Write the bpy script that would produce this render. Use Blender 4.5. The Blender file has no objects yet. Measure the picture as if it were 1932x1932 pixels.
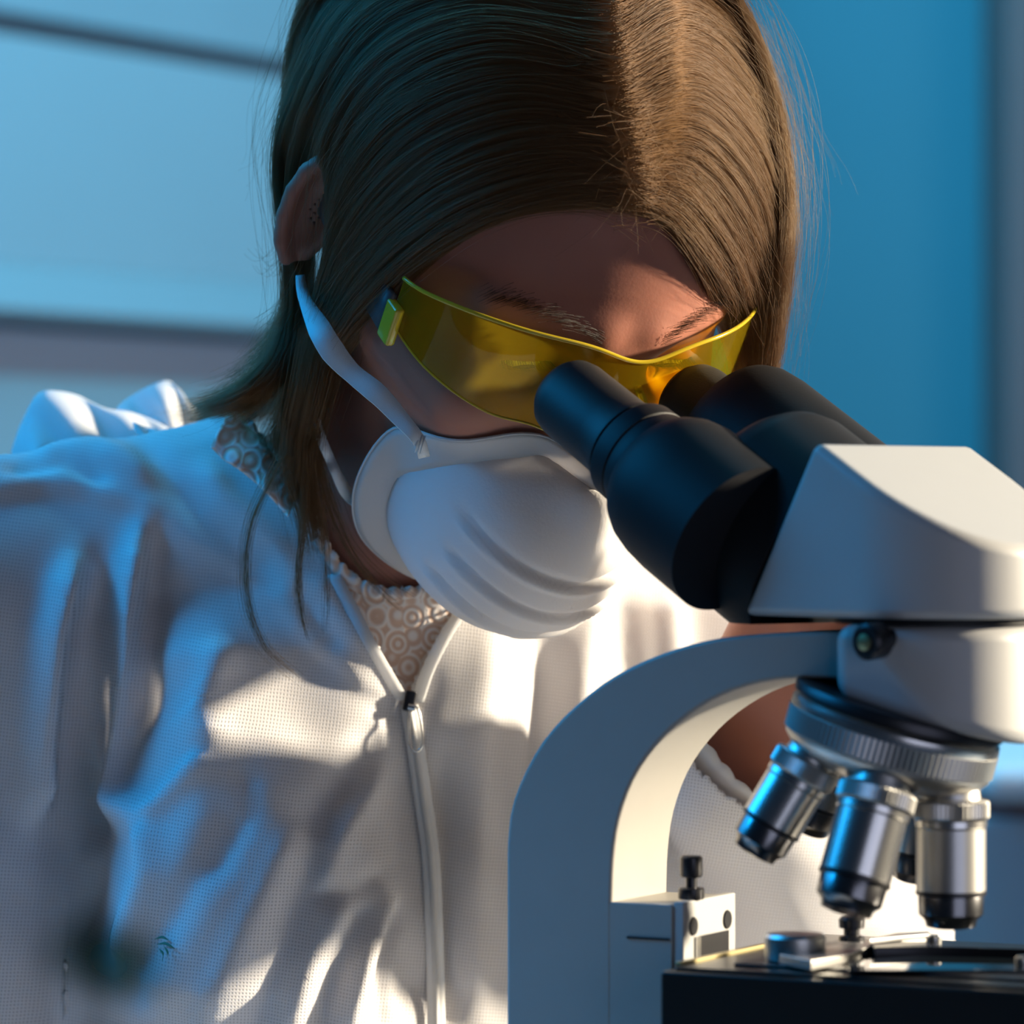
import bpy, bmesh, math, random
import numpy as np
from mathutils import Vector, Matrix

# ------------------------------------------------------------------ camera, world, lights, exposure
H = 1.12                 # camera height above the floor
FPX, DCAM = 7926.0, 1.6  # focal length in pixels of a 1932 px frame; camera distance from the y = 0 plane
scene = bpy.context.scene
COL = scene.collection
cam_d = bpy.data.cameras.new('camera'); cam = bpy.data.objects.new('camera', cam_d); COL.objects.link(cam)
cam.location = (0, -DCAM, H); cam.rotation_euler = (math.radians(90), 0, 0)
cam_d.sensor_width = 36; cam_d.lens = 36 * FPX / 1932
cam_d.dof.use_dof = True; cam_d.dof.focus_distance = 1.575; cam_d.dof.aperture_fstop = 9.0
cam_d.clip_start = .05
scene.camera = cam
vs = scene.view_settings
vs.view_transform = 'Standard'; vs.look = 'None'; vs.gamma = 1; vs.use_curve_mapping = False
vs.exposure = 0.0
cy = scene.cycles
cy.max_bounces = 7; cy.diffuse_bounces = 3; cy.glossy_bounces = 4; cy.transmission_bounces = 6; cy.transparent_max_bounces = 10
cy.use_adaptive_sampling = True; cy.adaptive_threshold = .04; cy.caustics_reflective = False; cy.caustics_refractive = False; cy.sample_clamp_indirect = 4

world = bpy.data.worlds.new('world'); scene.world = world; world.use_nodes = True
bg = world.node_tree.nodes['Background']
bg.inputs[0].default_value = (.20, .34, .60, 1); bg.inputs[1].default_value = .045

def light(name, kind, energy, color, loc=None, target=None, size=1, size_y=None, angle=None):
    d = bpy.data.lights.new(name, kind); o = bpy.data.objects.new(name, d); COL.objects.link(o)
    d.energy = energy; d.color = color
    if kind == 'AREA':
        d.shape = 'RECTANGLE'; d.size = size; d.size_y = size_y or size
    if kind == 'SUN': d.angle = angle
    o.location = (loc[0], loc[1], loc[2] + H)
    dv = Vector(target) - Vector(loc)
    o.rotation_euler = dv.to_track_quat('-Z', 'Y').to_euler()
    return o
SUN = Vector((.92, .12, .205)).normalized()
key = light('warm_key_lamp', 'SPOT', 1650, (1, .86, .64), loc=tuple(SUN * 3.2), target=(0, 0, -.02))
key.data.spot_size = math.radians(23); key.data.spot_blend = .25; key.data.shadow_soft_size = .10
bsp = light('blue_shoulder_lamp', 'SPOT', 98, (.0, .38, 1), loc=(-1.3, -.10, .72), target=(-.22, .06, -.14))
bsp.data.spot_size = math.radians(23); bsp.data.spot_blend = .8; bsp.data.shadow_soft_size = .28
light('blue_room_light', 'AREA', 17, (.02, .42, 1), loc=(-1.15, .30, .95), target=(-.25, .1, -.05), size=1.0, size_y=1.1)
light('soft_front_fill', 'AREA', 3.5, (.72, .77, 1), loc=(.75, -1.5, -.10), target=(0, .1, -.05), size=1.0, size_y=1.0)
light('bench_fill', 'AREA', 8, (1, .95, .9), loc=(1.0, .95, .75), target=(.85, 1.35, -.3), size=.4, size_y=.4)  # added neutral fill with no known source, brightens the bench beyond the key cone
light('blue_wall_wash', 'AREA', 88, (.12, .64, 1), loc=(-.4, 1.2, 2.0), target=(.0, 3.2, .1), size=1.4, size_y=.6)

# ------------------------------------------------------------------ helpers
def P(px, py, y):
    return np.array([(px - 966) * (DCAM + y) / FPX, y, (966 - py) * (DCAM + y) / FPX])
def proj(v):
    v = np.asarray(v, float)
    return 966 + FPX * v[..., 0] / (v[..., 1] + DCAM), 966 - FPX * v[..., 2] / (v[..., 1] + DCAM)
def on_plane(px, py, p0, nrm):
    d = np.array([(px - 966) / FPX, 1, (966 - py) / FPX]); o = np.array([0, -DCAM, 0.])
    t = np.dot(np.asarray(p0) - o, nrm) / np.dot(d, nrm)
    return o + t * d
def unit(v):
    v = np.asarray(v, float); return v / np.linalg.norm(v)

MATS = {}
def mat(name, color, rough=.5, metal=0., spec=.5, **kw):
    m = bpy.data.materials.new(name); m.use_nodes = True
    b = m.node_tree.nodes['Principled BSDF']
    b.inputs['Base Color'].default_value = (*color, 1)
    b.inputs['Roughness'].default_value = rough; b.inputs['Metallic'].default_value = metal
    b.inputs['Specular IOR Level'].default_value = spec
    for k, v in kw.items(): b.inputs[k.replace('_', ' ')].default_value = v
    MATS[name] = m
    return m
def nd(m, typ, **kw):
    n = m.node_tree.nodes.new(typ)
    for k, v in kw.items(): setattr(n, k, v)
    return n
def lk(m, a, b): m.node_tree.links.new(a, b)
def grain(m, scale=400, strength=.15, dist=.0004, color_var=0.0):
    """fine relief and a little tone variation on a principled material"""
    b = m.node_tree.nodes['Principled BSDF']
    tc = nd(m, 'ShaderNodeTexCoord'); n = nd(m, 'ShaderNodeTexNoise'); n.inputs['Scale'].default_value = scale
    n.inputs['Detail'].default_value = 3
    lk(m, tc.outputs['Object'], n.inputs['Vector'])
    bu = nd(m, 'ShaderNodeBump'); bu.inputs['Strength'].default_value = strength; bu.inputs['Distance'].default_value = dist
    lk(m, n.outputs['Fac'], bu.inputs['Height']); lk(m, bu.outputs['Normal'], b.inputs['Normal'])
    if color_var:
        c = b.inputs['Base Color'].default_value[:]
        mx = nd(m, 'ShaderNodeMix', data_type='RGBA')
        mx.inputs['A'].default_value = tuple(x * (1 - color_var) for x in c[:3]) + (1,)
        mx.inputs['B'].default_value = tuple(min(1, x * (1 + color_var)) for x in c[:3]) + (1,)
        n2 = nd(m, 'ShaderNodeTexNoise'); n2.inputs['Scale'].default_value = scale / 12
        lk(m, tc.outputs['Object'], n2.inputs['Vector']); lk(m, n2.outputs['Fac'], mx.inputs['Factor'])
        lk(m, mx.outputs['Result'], b.inputs['Base Color'])
    return m

def tag(o, label=None, cat=None, group=None, kind=None):
    if label: o['label'] = label
    if cat: o['category'] = cat
    if group: o['group'] = group
    if kind: o['kind'] = kind
    return o
def empty(name, loc, label, cat):
    o = bpy.data.objects.new(name, None); COL.objects.link(o)
    o.location = (loc[0], loc[1], loc[2] + H); o.empty_display_size = .02
    return tag(o, label, cat)
def origin_of(o):
    v = Vector((0, 0, 0))
    while o is not None: v += o.location; o = o.parent
    return v
def mk(name, verts, faces, m, parent=None, smooth=True, flip=False):
    """one mesh object from world coordinates (z relative to the camera height)"""
    verts = np.asarray(verts, float)
    off = origin_of(parent) if parent else Vector((0, 0, 0))
    vv = verts + np.array([0, 0, H]) - np.array(off)
    me = bpy.data.meshes.new(name)
    me.from_pydata([tuple(v) for v in vv], [], [tuple(int(i) for i in (f[::-1] if flip else f)) for f in faces])
    me.update()
    if smooth: me.polygons.foreach_set('use_smooth', [True] * len(me.polygons))
    o = bpy.data.objects.new(name, me); COL.objects.link(o)
    if m: me.materials.append(m if not isinstance(m, str) else MATS[m])
    if parent: o.parent = parent
    return o
def from_bm(name, bm, m, parent=None, smooth=False, fix=True):
    if fix: bmesh.ops.recalc_face_normals(bm, faces=bm.faces[:])
    bm.verts.ensure_lookup_table(); bm.verts.index_update()
    vs_ = [tuple(v.co) for v in bm.verts]; fs = [[v.index for v in f.verts] for f in bm.faces]
    bm.free()
    return mk(name, vs_, fs, m, parent, smooth)
def bevel(o, w, seg=3, ang=30):
    b = o.modifiers.new('bevel', 'BEVEL'); b.width = w; b.segments = seg; b.limit_method = 'ANGLE'; b.angle_limit = math.radians(ang)
    for p in o.data.polygons: p.use_smooth = True
    w_ = o.modifiers.new('wn', 'WEIGHTED_NORMAL'); w_.keep_sharp = True
    return o
def frame_from(axis):
    a = unit(axis); h = np.array([0, 0, 1.]) if abs(a[2]) < .9 else np.array([1., 0, 0])
    u = unit(np.cross(h, a)); v = np.cross(a, u)
    return u, v, a
def lathe_data(prof, o, axis, n=48, cap0=True, cap1=True):
    u, v, a = frame_from(axis); o = np.asarray(o, float)
    V, F = [], []
    for r, s in prof:
        for i in range(n):
            t = 2 * math.pi * i / n
            V.append(o + a * s + (u * math.cos(t) + v * math.sin(t)) * r)
    for j in range(len(prof) - 1):
        for i in range(n):
            F.append((j * n + i, j * n + (i + 1) % n, (j + 1) * n + (i + 1) % n, (j + 1) * n + i))
    if cap0: F.append(tuple(range(n))[::-1])
    if cap1: F.append(tuple((len(prof) - 1) * n + i for i in range(n)))
    return V, F
def lathe(name, prof, o, axis, m, parent=None, n=48, sharp=35):
    V, F = lathe_data(prof, o, axis, n)
    ob = mk(name, V, F, m, parent)
    ob.data.set_sharp_from_angle(angle=math.radians(sharp))
    return ob
def knurl(name, r, depth, s0, s1, o, axis, m, parent, teeth=60):
    u, v, a = frame_from(axis); o = np.asarray(o, float); V, F = [], []
    n = teeth * 2
    for s, k in ((s0, .92), (s0 + .0008, 1), (s1 - .0008, 1), (s1, .92)):
        for i in range(n):
            t = 2 * math.pi * i / n; rr = (r - (depth if i % 2 else 0)) * (1 if k == 1 else .96)
            V.append(o + a * s + (u * math.cos(t) + v * math.sin(t)) * rr)
    for j in range(3):
        for i in range(n): F.append((j * n + i, j * n + (i + 1) % n, (j + 1) * n + (i + 1) % n, (j + 1) * n + i))
    F.append(tuple(range(n))[::-1]); F.append(tuple(3 * n + i for i in range(n)))
    return mk(name, V, F, m, parent, smooth=False)
def catmull(pts, n):
    pts = np.asarray(pts, float)
    if len(pts) == 2: return pts[0] + (pts[1] - pts[0]) * np.linspace(0, 1, n)[:, None]
    q = np.vstack([2 * pts[0] - pts[1], pts, 2 * pts[-1] - pts[-2]])
    d = np.r_[0, np.cumsum(np.linalg.norm(np.diff(pts, axis=0), axis=1) + 1e-9)]; d /= d[-1]
    out = []
    for t in np.linspace(0, 1, n):
        i = min(int(np.searchsorted(d, t, side='right')) - 1, len(pts) - 2); i = max(i, 0)
        x = (t - d[i]) / (d[i + 1] - d[i])
        p0, p1, p2, p3 = q[i], q[i + 1], q[i + 2], q[i + 3]
        out.append(.5 * (2 * p1 + (p2 - p0) * x + (2 * p0 - 5 * p1 + 4 * p2 - p3) * x * x + (3 * p1 - p0 - 3 * p2 + p3) * x ** 3))
    return np.array(out)
def tube_data(pts, rad, n=10, closed=False):
    pts = np.asarray(pts, float); m_ = len(pts); rad = np.broadcast_to(np.asarray(rad, float), (m_,))
    V, F = [], []; u = None
    for i in range(m_):
        if closed: t = unit(pts[(i + 1) % m_] - pts[i - 1])
        else: t = unit(pts[min(i + 1, m_ - 1)] - pts[max(i - 1, 0)])
        if u is None: u = frame_from(t)[0]
        u = unit(u - t * np.dot(u, t)); v = np.cross(t, u)
        for k in range(n):
            a = 2 * math.pi * k / n; V.append(pts[i] + (u * math.cos(a) + v * math.sin(a)) * rad[i])
    for i in range(m_ if closed else m_ - 1):
        for k in range(n):
            j = (i + 1) % m_
            F.append((i * n + k, i * n + (k + 1) % n, j * n + (k + 1) % n, j * n + k))
    if not closed: F.append(tuple(range(n))[::-1]); F.append(tuple((m_ - 1) * n + k for k in range(n)))
    return V, F
def tube(name, pts, rad, m, parent=None, n=10, closed=False):
    V, F = tube_data(pts, rad, n, closed); return mk(name, V, F, m, parent)
def box(name, o, ax, lo, hi, m, parent=None, bev=.0008):
    """box in a local frame: ax = three unit axes, lo/hi local bounds"""
    o = np.asarray(o, float); V = []
    for i in range(8):
        c = [hi[k] if (i >> k) & 1 else lo[k] for k in range(3)]
        V.append(o + ax[0] * c[0] + ax[1] * c[1] + ax[2] * c[2])
    F = [(0, 2, 3, 1), (4, 5, 7, 6), (0, 1, 5, 4), (2, 6, 7, 3), (0, 4, 6, 2), (1, 3, 7, 5)]
    bm = bmesh.new(); bv = [bm.verts.new(v) for v in V]
    for f in F: bm.faces.new([bv[i] for i in f])
    ob = from_bm(name, bm, m, parent)
    if bev: bevel(ob, bev, 2)
    return ob
def strip(name, A, B, m, parent=None, thick=.0008, bulge=None, sub=1):
    """cloth band between two curves of equal length, with thickness"""
    A = np.asarray(A); B = np.asarray(B); n = len(A); k = sub + 1; V = []; F = []
    for i in range(n):
        for j in range(k): V.append(A[i] + (B[i] - A[i]) * j / sub)
    for i in range(n - 1):
        for j in range(k - 1): F.append((i * k + j, i * k + j + 1, (i + 1) * k + j + 1, (i + 1) * k + j))
    ob = mk(name, V, F, m, parent)
    s = ob.modifiers.new('solid', 'SOLIDIFY'); s.thickness = thick; s.offset = 0
    return ob

# ------------------------------------------------------------------ signed distance fields -> mesh
def smin(a, b, k):
    h = np.clip(.5 + .5 * (b - a) / k, 0, 1); return b * (1 - h) + a * h - k * h * (1 - h)
def smax(a, b, k): return -smin(-a, -b, k)
def ell(p, c, r):
    q = p - np.asarray(c, np.float32); r = np.asarray(r, np.float32)
    k0 = np.sqrt(((q / r) ** 2).sum(-1)); k1 = np.sqrt(((q / r ** 2) ** 2).sum(-1)) + 1e-9
    return k0 * (k0 - 1) / k1
def cap(p, a, b, ra, rb=None):
    rb = ra if rb is None else rb
    a = np.asarray(a, np.float32); b = np.asarray(b, np.float32); ab = b - a
    t = np.clip(((p - a) @ ab) / (ab @ ab + 1e-12), 0, 1)
    return np.sqrt(((p - a - t[..., None] * ab) ** 2).sum(-1)) - (ra + (rb - ra) * t)
class Grid:
    def __init__(s, xs, ys, zs):
        s.ax = [np.asarray(a, np.float32) for a in (xs, ys, zs)]
        s.v = np.full([len(a) for a in s.ax], .05, np.float32)
    def region(s, lo, hi):
        sl = tuple(slice(max(0, np.searchsorted(a, l) - 1), np.searchsorted(a, h) + 1) for a, l, h in zip(s.ax, lo, hi))
        g = np.stack(np.meshgrid(*[a[q] for a, q in zip(s.ax, sl)], indexing='ij'), -1)
        return sl, g
    def add(s, fn, lo, hi, k=.01, op='u'):
        sl, g = s.region(np.asarray(lo) - k - .012, np.asarray(hi) + k + .012)
        if g.size == 0: return
        d = fn(g).astype(np.float32)
        s.v[sl] = smin(s.v[sl], d, k) if op == 'u' else smax(s.v[sl], -d, k)
    def capsule(s, a, b, ra, rb=None, k=.01, op='u'):
        rb = ra if rb is None else rb; a = np.asarray(a, float); b = np.asarray(b, float)
        s.add(lambda p: cap(p, a, b, ra, rb), np.minimum(a - ra, b - rb), np.maximum(a + ra, b + rb), k, op)
    def ellipsoid(s, c, r, R=None, k=.01, op='u'):
        c = np.asarray(c, float); r = np.asarray(r, float); e = r if R is None else np.full(3, r.max())
        if R is None: s.add(lambda p: ell(p, c, r), c - e, c + e, k, op)
        else:
            R = np.asarray(R, np.float32)   # rows: local axes
            s.add(lambda p: ell((p - c.astype(np.float32)) @ R.T, (0, 0, 0), r), c - e, c + e, k, op)
    def mesh(s):
        v = s.v; ins = v < 0
        nx, ny, nz = v.shape
        idx = np.full((nx - 1, ny - 1, nz - 1), -1, np.int64)
        acc = np.zeros((nx - 1, ny - 1, nz - 1, 3), np.float32); cnt = np.zeros((nx - 1, ny - 1, nz - 1), np.float32)
        for axis in range(3):
            n0 = [slice(None)] * 3; n1 = [slice(None)] * 3; n0[axis] = slice(0, -1); n1[axis] = slice(1, None)
            a, b = v[tuple(n0)], v[tuple(n1)]
            cross = (a < 0) != (b < 0)
            I = np.argwhere(cross)
            if len(I) == 0: continue
            t = a[cross] / (a[cross] - b[cross])
            pos = np.stack([s.ax[k][I[:, k]] for k in range(3)], -1)
            step = s.ax[axis][I[:, axis] + 1] - s.ax[axis][I[:, axis]]
            pos[:, axis] += t * step
            o1, o2 = [k for k in range(3) if k != axis]
            for d1 in (0, -1):
                for d2 in (0, -1):
                    J = I.copy(); J[:, o1] += d1; J[:, o2] += d2
                    ok = (J >= 0).all(1) & (J[:, 0] < nx - 1) & (J[:, 1] < ny - 1) & (J[:, 2] < nz - 1)
                    np.add.at(acc, tuple(J[ok].T), pos[ok]); np.add.at(cnt, tuple(J[ok].T), 1)
        has = cnt > 0; idx[has] = np.arange(has.sum()); V = acc[has] / cnt[has][:, None]
        Fs = []
        for axis in range(3):
            n0 = [slice(None)] * 3; n1 = [slice(None)] * 3; n0[axis] = slice(0, -1); n1[axis] = slice(1, None)
            a, b = ins[tuple(n0)], ins[tuple(n1)]
            I = np.argwhere(a != b)
            o1, o2 = [(1, 2), (2, 0), (0, 1)][axis]
            ok = (I[:, o1] > 0) & (I[:, o2] > 0) & (I[:, o1] < v.shape[o1] - 1) & (I[:, o2] < v.shape[o2] - 1)
            I = I[ok]
            def at(d1, d2):
                J = I.copy(); J[:, o1] += d1; J[:, o2] += d2; return idx[tuple(J.T)]
            q = np.stack([at(-1, -1), at(0, -1), at(0, 0), at(-1, 0)], 1)
            fl = ~a[tuple(I.T)]
            q[fl] = q[fl][:, ::-1]
            Fs.append(q)
        return V.astype(float), np.vstack(Fs)
def relax(V, F, it=2, w=.5, keep=None):
    e = np.vstack([F[:, [0, 1]], F[:, [1, 2]], F[:, [2, 3]], F[:, [3, 0]]])
    for _ in range(it):
        s = np.zeros_like(V); c = np.zeros(len(V))
        for a, b in ((0, 1), (1, 0)):
            np.add.at(s, e[:, a], V[e[:, b]]); np.add.at(c, e[:, a], 1)
        N = s / np.maximum(c, 1)[:, None]
        V = V + (N - V) * w
    return V
def vnormals(V, F):
    n = np.cross(V[F[:, 2]] - V[F[:, 0]], V[F[:, 3]] - V[F[:, 1]])
    N = np.zeros_like(V)
    for k in range(4): np.add.at(N, F[:, k], n)
    return N / (np.linalg.norm(N, axis=1, keepdims=True) + 1e-12)
def in_poly(x, y, poly):
    ins = np.zeros(np.shape(x), bool); n = len(poly)
    for i in range(n):
        x1, y1 = poly[i]; x2, y2 = poly[(i + 1) % n]
        c = ((y1 > y) != (y2 > y)) & (x < (x2 - x1) * (y - y1) / (y2 - y1 + 1e-12) + x1)
        ins ^= c
    return ins
def line_dist(x, y, pts):
    """unsigned distance to a polyline, and the position 0..1 along it, and the signed side"""
    best = np.full(np.shape(x), 1e9); tt = np.zeros(np.shape(x)); sd = np.zeros(np.shape(x))
    L = [math.dist(pts[i], pts[i + 1]) for i in range(len(pts) - 1)]; tot = sum(L); acc = 0
    for i in range(len(pts) - 1):
        (x1, y1), (x2, y2) = pts[i], pts[i + 1]; dx, dy = x2 - x1, y2 - y1
        t = np.clip(((x - x1) * dx + (y - y1) * dy) / (dx * dx + dy * dy), 0, 1)
        d = np.hypot(x - x1 - t * dx, y - y1 - t * dy); u = d < best
        best = np.where(u, d, best); tt = np.where(u, (acc + t * L[i]) / tot, tt)
        sd = np.where(u, np.sign(dx * (y - y1) - dy * (x - x1)), sd); acc += L[i]
    return best, tt, sd
def prune(V, F, keepface):
    F = F[keepface]; used = np.unique(F); mp = np.full(len(V), -1); mp[used] = np.arange(len(used))
    return V[used], mp[F], used

# ------------------------------------------------------------------ materials
grain(mat('wall_paint', (.55, .68, .74), .6), 60, .05, .001, .04)
grain(mat('panel_paint', (.62, .78, .84), .5), 60, .04, .001, .03)
grain(mat('wall_blue', (.07, .245, .31), .7), 60, .04, .001, .03)
grain(mat('seam_grey', (.20, .22, .26), .6), 60, .04, .001, .03)
grain(mat('ledge_paint', (.44, .46, .48), .6), 60, .04, .001, .03)
grain(mat('recess_grey', (.56, .60, .72), .6), 60, .04, .001, .03)
grain(mat('post_grey', (.22, .13, .13), .6), 60, .04, .001, .03)
grain(mat('bench_white', (.75, .78, .82), .4), 80, .04, .001, .03)
grain(mat('bench_front', (.42, .46, .50), .6), 80, .04, .001, .03)
grain(mat('scope_white', (.45, .45, .45), .42), 900, .12, .0002, .02)
grain(mat('scope_stand', (.36, .345, .32), .5), 900, .15, .0002, .03)
grain(mat('scope_black', (.010, .010, .012), .55, 0, .22), 1200, .25, .0002, .1)
grain(mat('scope_rubber', (.010, .010, .011), .55), 1400, .3, .0002, .1)
grain(mat('stage_black', (.012, .012, .012), .3), 700, .1, .0002, .1)
grain(mat('chrome', (.66, .65, .63), .26, 1.0), 500, .03, .0001)
grain(mat('brushed_steel', (.56, .55, .53), .38, 1.0), 900, .12, .0001, .06)
grain(mat('dark_steel', (.05, .05, .055), .35, .8), 900, .1, .0001, .06)
grain(mat('dark_chrome', (.20, .20, .21), .24, 1.0), 900, .08, .0001, .06)
grain(mat('brass_dull', (.45, .38, .2), .4, 1.0), 900, .1, .0001, .06)
grain(mat('glass_dark', (.01, .015, .02), .05), 300, .0, .0001)
grain(mat('table_white', (.75, .74, .72), .5), 300, .05, .0003, .02)
grain(mat('floor_grey', (.25, .27, .3), .5), 20, .05, .001, .05)

# ------------------------------------------------------------------ the room
def extrude_profile(name, prof, a, b, side, m, parent=None):
    """profile [(depth out of the wall, z)], swept from a to b (xy), depth along side"""
    V, F = [], []; n = len(prof)
    for e in (a, b):
        for d, z in prof: V.append((e[0] + side[0] * d, e[1] + side[1] * d, z))
    for i in range(n): F.append((i, (i + 1) % n, n + (i + 1) % n, n + i))
    F.append(tuple(range(n))); F.append(tuple(range(n, 2 * n))[::-1])
    bm = bmesh.new(); bv = [bm.verts.new(v) for v in V]
    for f in F: bm.faces.new([bv[i] for i in f])
    return from_bm(name, bm, m, parent)
W = unit((.505, .863, 0)); WS = np.array([.863, -.505, 0])      # run of the slanted left wall and its outward side
WA = np.array([-.439, 2.0, 0]); w0 = WA - W * .9; w1 = WA + W * 1.25
wl = extrude_profile('wall_left', [(-.12, 1.2), (-.03, 1.2), (-.03, -1.1), (-.12, -1.1)], w0, w1, WS, MATS['wall_paint']); tag(wl, kind='structure')
def wpart(nm, prof, m): return extrude_profile(nm, prof, w0, w1, WS, MATS[m], wl)
wpart('upper_panel', [(-.03, .98), (.012, .98), (.012, .428), (-.03, .428)], 'wall_paint')
wpart('seam_rail', [(-.03, .427), (.000, .427), (.004, .412), (-.03, .410)], 'seam_grey')
wpart('main_panel', [(-.03, .409), (.010, .409), (.010, .214), (-.03, .214)], 'panel_paint')
wpart('sloped_ledge', [(-.03, .2135), (.010, .2135), (.036, .172), (.034, .166), (-.03, .160)], 'ledge_paint')
wpart('shadow_recess', [(-.03, .159), (.004, .159), (.004, .118), (-.03, .118)], 'recess_grey')
wpart('lower_panel', [(-.03, .117), (.014, .117), (.014, -1.0), (-.03, -1.0)], 'panel_paint')
def slab(name, lo, hi, m, parent=None, bev=0):
    ax = (np.array([1., 0, 0]), np.array([0, 1., 0]), np.array([0, 0, 1.]))
    return box(name, (0, 0, 0), ax, lo, hi, MATS[m], parent, bev)
tag(slab('wall_back', (-.30, 3.2, -1.12), (1.9, 3.3, 1.4), 'wall_blue'), kind='structure')
tag(slab('trim_1', (.535, 2.95, -1.12), (.80, 3.19, 1.4), 'post_grey', bev=.01), kind='structure')
tag(slab('floor', (-2.6, -2.2, -1.16), (2.4, 3.4, -1.12), 'floor_grey'), kind='structure')
bench = empty('lab_bench', (.95, 1.6, -1.12), 'white lab bench with grey blue front behind the objectives', 'bench')
bo = slab('worktop', (.315, 1.2, -.194), (1.6, 1.9, -.168), 'bench_white', bench, .010)
slab('front_panel', (.20, 1.28, -1.12), (1.58, 1.86, -.2105), 'bench_front', bench, .004)
slab('plinth_gap', (.22, 1.30, -.2102), (1.57, 1.84, -.1942), 'post_grey', bench, 0)

# ------------------------------------------------------------------ microscope
Z = np.array([0, 0, 1.])
th, ts = math.radians(48), math.radians(28)
fh = np.array([math.cos(th), -math.sin(th), 0]); nh = np.array([math.sin(th), math.cos(th), 0])   # swivelling head
fs = np.array([math.cos(ts), -math.sin(ts), 0]); ns = np.array([math.sin(ts), math.cos(ts), 0])   # stand
EY1 = P(1058, 737, -.061)                       # near eyepiece end
EY2 = EY1 + nh * .063
MID = (EY1 + EY2) / 2
ex = fh * math.cos(math.radians(30)) - Z * .5  # eyepiece axis, into the microscope
d_ = .1526
OX = np.array([MID[0] + fh[0] * d_, MID[1] + fh[1] * d_, 0])   # optical axis
# make the optical axis pass px 1770
for _ in range(20):
    px_ = proj(OX)[0]; OX = OX + fh * (1770 - px_) * 1.4e-4
ZT = -.036                                      # underside of the head
scope = empty('microscope', (OX[0] - .08, OX[1] + .04, -.385), 'white compound microscope with black binocular eyepieces and chrome objectives', 'microscope')
SW, SS, SB, SR, CH, BR, DK = (MATS[k] for k in ('scope_white', 'scope_stand', 'scope_black', 'scope_rubber', 'chrome', 'brushed_steel', 'dark_steel'))

# --- eyepieces and binocular body
for e in (EY1, EY2):
    ep = lathe('eyepiece', [(.006, .0005), (.0100, .0), (.0128, .0010), (.0146, .0035), (.0155, .008), (.0157, .030), (.0158, .037), (.0172, .0405), (.0172, .0415)], e, ex, SR, scope)
    lathe('chrome_ring', [(.0150, .0415), (.0160, .042), (.0160, .0435), (.0150, .044)], e, ex, CH, ep)
    if e is EY1: lathe('tube_collar', [(.0150, .0435), (.0190, .044), (.0196, .0455), (.0198, .0520), (.0192, .0525), (.0198, .0532), (.0208, .0610), (.0200, .064)], e, ex, SB, ep)
    lathe('eye_lens', [(.001, -.0003), (.0085, -.0003), (.0088, .0006), (.001, .0007)], e, ex, MATS['glass_dark'], ep)
DL = .1275                                      # from eyepiece end to the joint with the white head, along the axis
lathe('prism_housing', [(.0200, .0610), (.0222, .0612), (.0245, .0640), (.0268, .0690), (.0282, .0760), (.0288, .084), (.0288, .108)], EY1 - nh * .0022, ex, SB, scope, 64)
lathe('prism_housing', [(.0170, .0250), (.0245, .0255), (.0275, .0275), (.0290, .0315), (.0298, .0400), (.0298, .108)], EY2 + nh * .0035, ex, SB, scope, 64)
# central hub, trimmed flat underneath
u_, v_, a_ = frame_from(ex)
V, F = lathe_data([(.030, .078), (.0350, .0795), (.0385, .0840), (.0400, .0900), (.0400, DL)], MID, ex, 72)
bm = bmesh.new(); bv = [bm.verts.new(v) for v in V]
for f in F: bm.faces.new([bv[i] for i in f])
bmesh.ops.recalc_face_normals(bm, faces=bm.faces[:])
r_ = bmesh.ops.bisect_plane(bm, geom=bm.verts[:] + bm.edges[:] + bm.faces[:], plane_co=(0, 0, ZT - .0032), plane_no=(0, 0, -1), clear_outer=True)
bmesh.ops.holes_fill(bm, edges=[e for e in bm.edges if e.is_boundary])
hub = from_bm('binocular_hub', bm, SB, scope); bevel(hub, .004, 4, 40)

# --- white swivelling head: D-shaped prism cut by the sloped top and by the eyepiece joint
def d_prism(fr, hw, z0, z1, F_, N_, rear, seg=28):
    pts = [(rear, -hw)] + [(hw * math.sin(a) * fr + .0, -hw * math.cos(a)) for a in np.linspace(0, math.pi, seg)] + [(rear, hw)]
    bm = bmesh.new(); lo = [bm.verts.new(OX + F_ * p[0] + N_ * p[1] + Z * z0) for p in pts]; hi = [bm.verts.new(OX + F_ * p[0] + N_ * p[1] + Z * z1) for p in pts]
    n = len(pts)
    for i in range(n): bm.faces.new((lo[i], lo[(i + 1) % n], hi[(i + 1) % n], hi[i]))
    bm.faces.new(lo[::-1]); bm.faces.new(hi)
    bmesh.ops.recalc_face_normals(bm, faces=bm.faces[:])
    return bm
def cut(bm, co, no):
    bmesh.ops.bisect_plane(bm, geom=bm.verts[:] + bm.edges[:] + bm.faces[:], plane_co=tuple(co), plane_no=tuple(no), clear_outer=True)
    bmesh.ops.holes_fill(bm, edges=[e for e in bm.edges if e.is_boundary]); bmesh.ops.recalc_face_normals(bm, faces=bm.faces[:])
HW = .0395
bm = d_prism(1.05, HW, ZT, .06, fh, nh, -.12)
J0 = MID + ex * DL
cut(bm, J0, -ex)
A0 = on_plane(1530, 828, OX - nh * HW, nh)        # near rear top corner
topn = unit(np.cross(nh, ex)); topn = topn if topn[2] > 0 else -topn
cut(bm, A0, topn)
head_ = from_bm('head_housing', bm, SW, scope); bevel(head_, .0036, 4, 25)
lathe('head_joint_ring', [(.0335, ZT - .0022), (.0355, ZT - .002), (.0355, ZT + .001), (.0335, ZT + .001)], OX, Z, SB, scope, 64)

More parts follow.
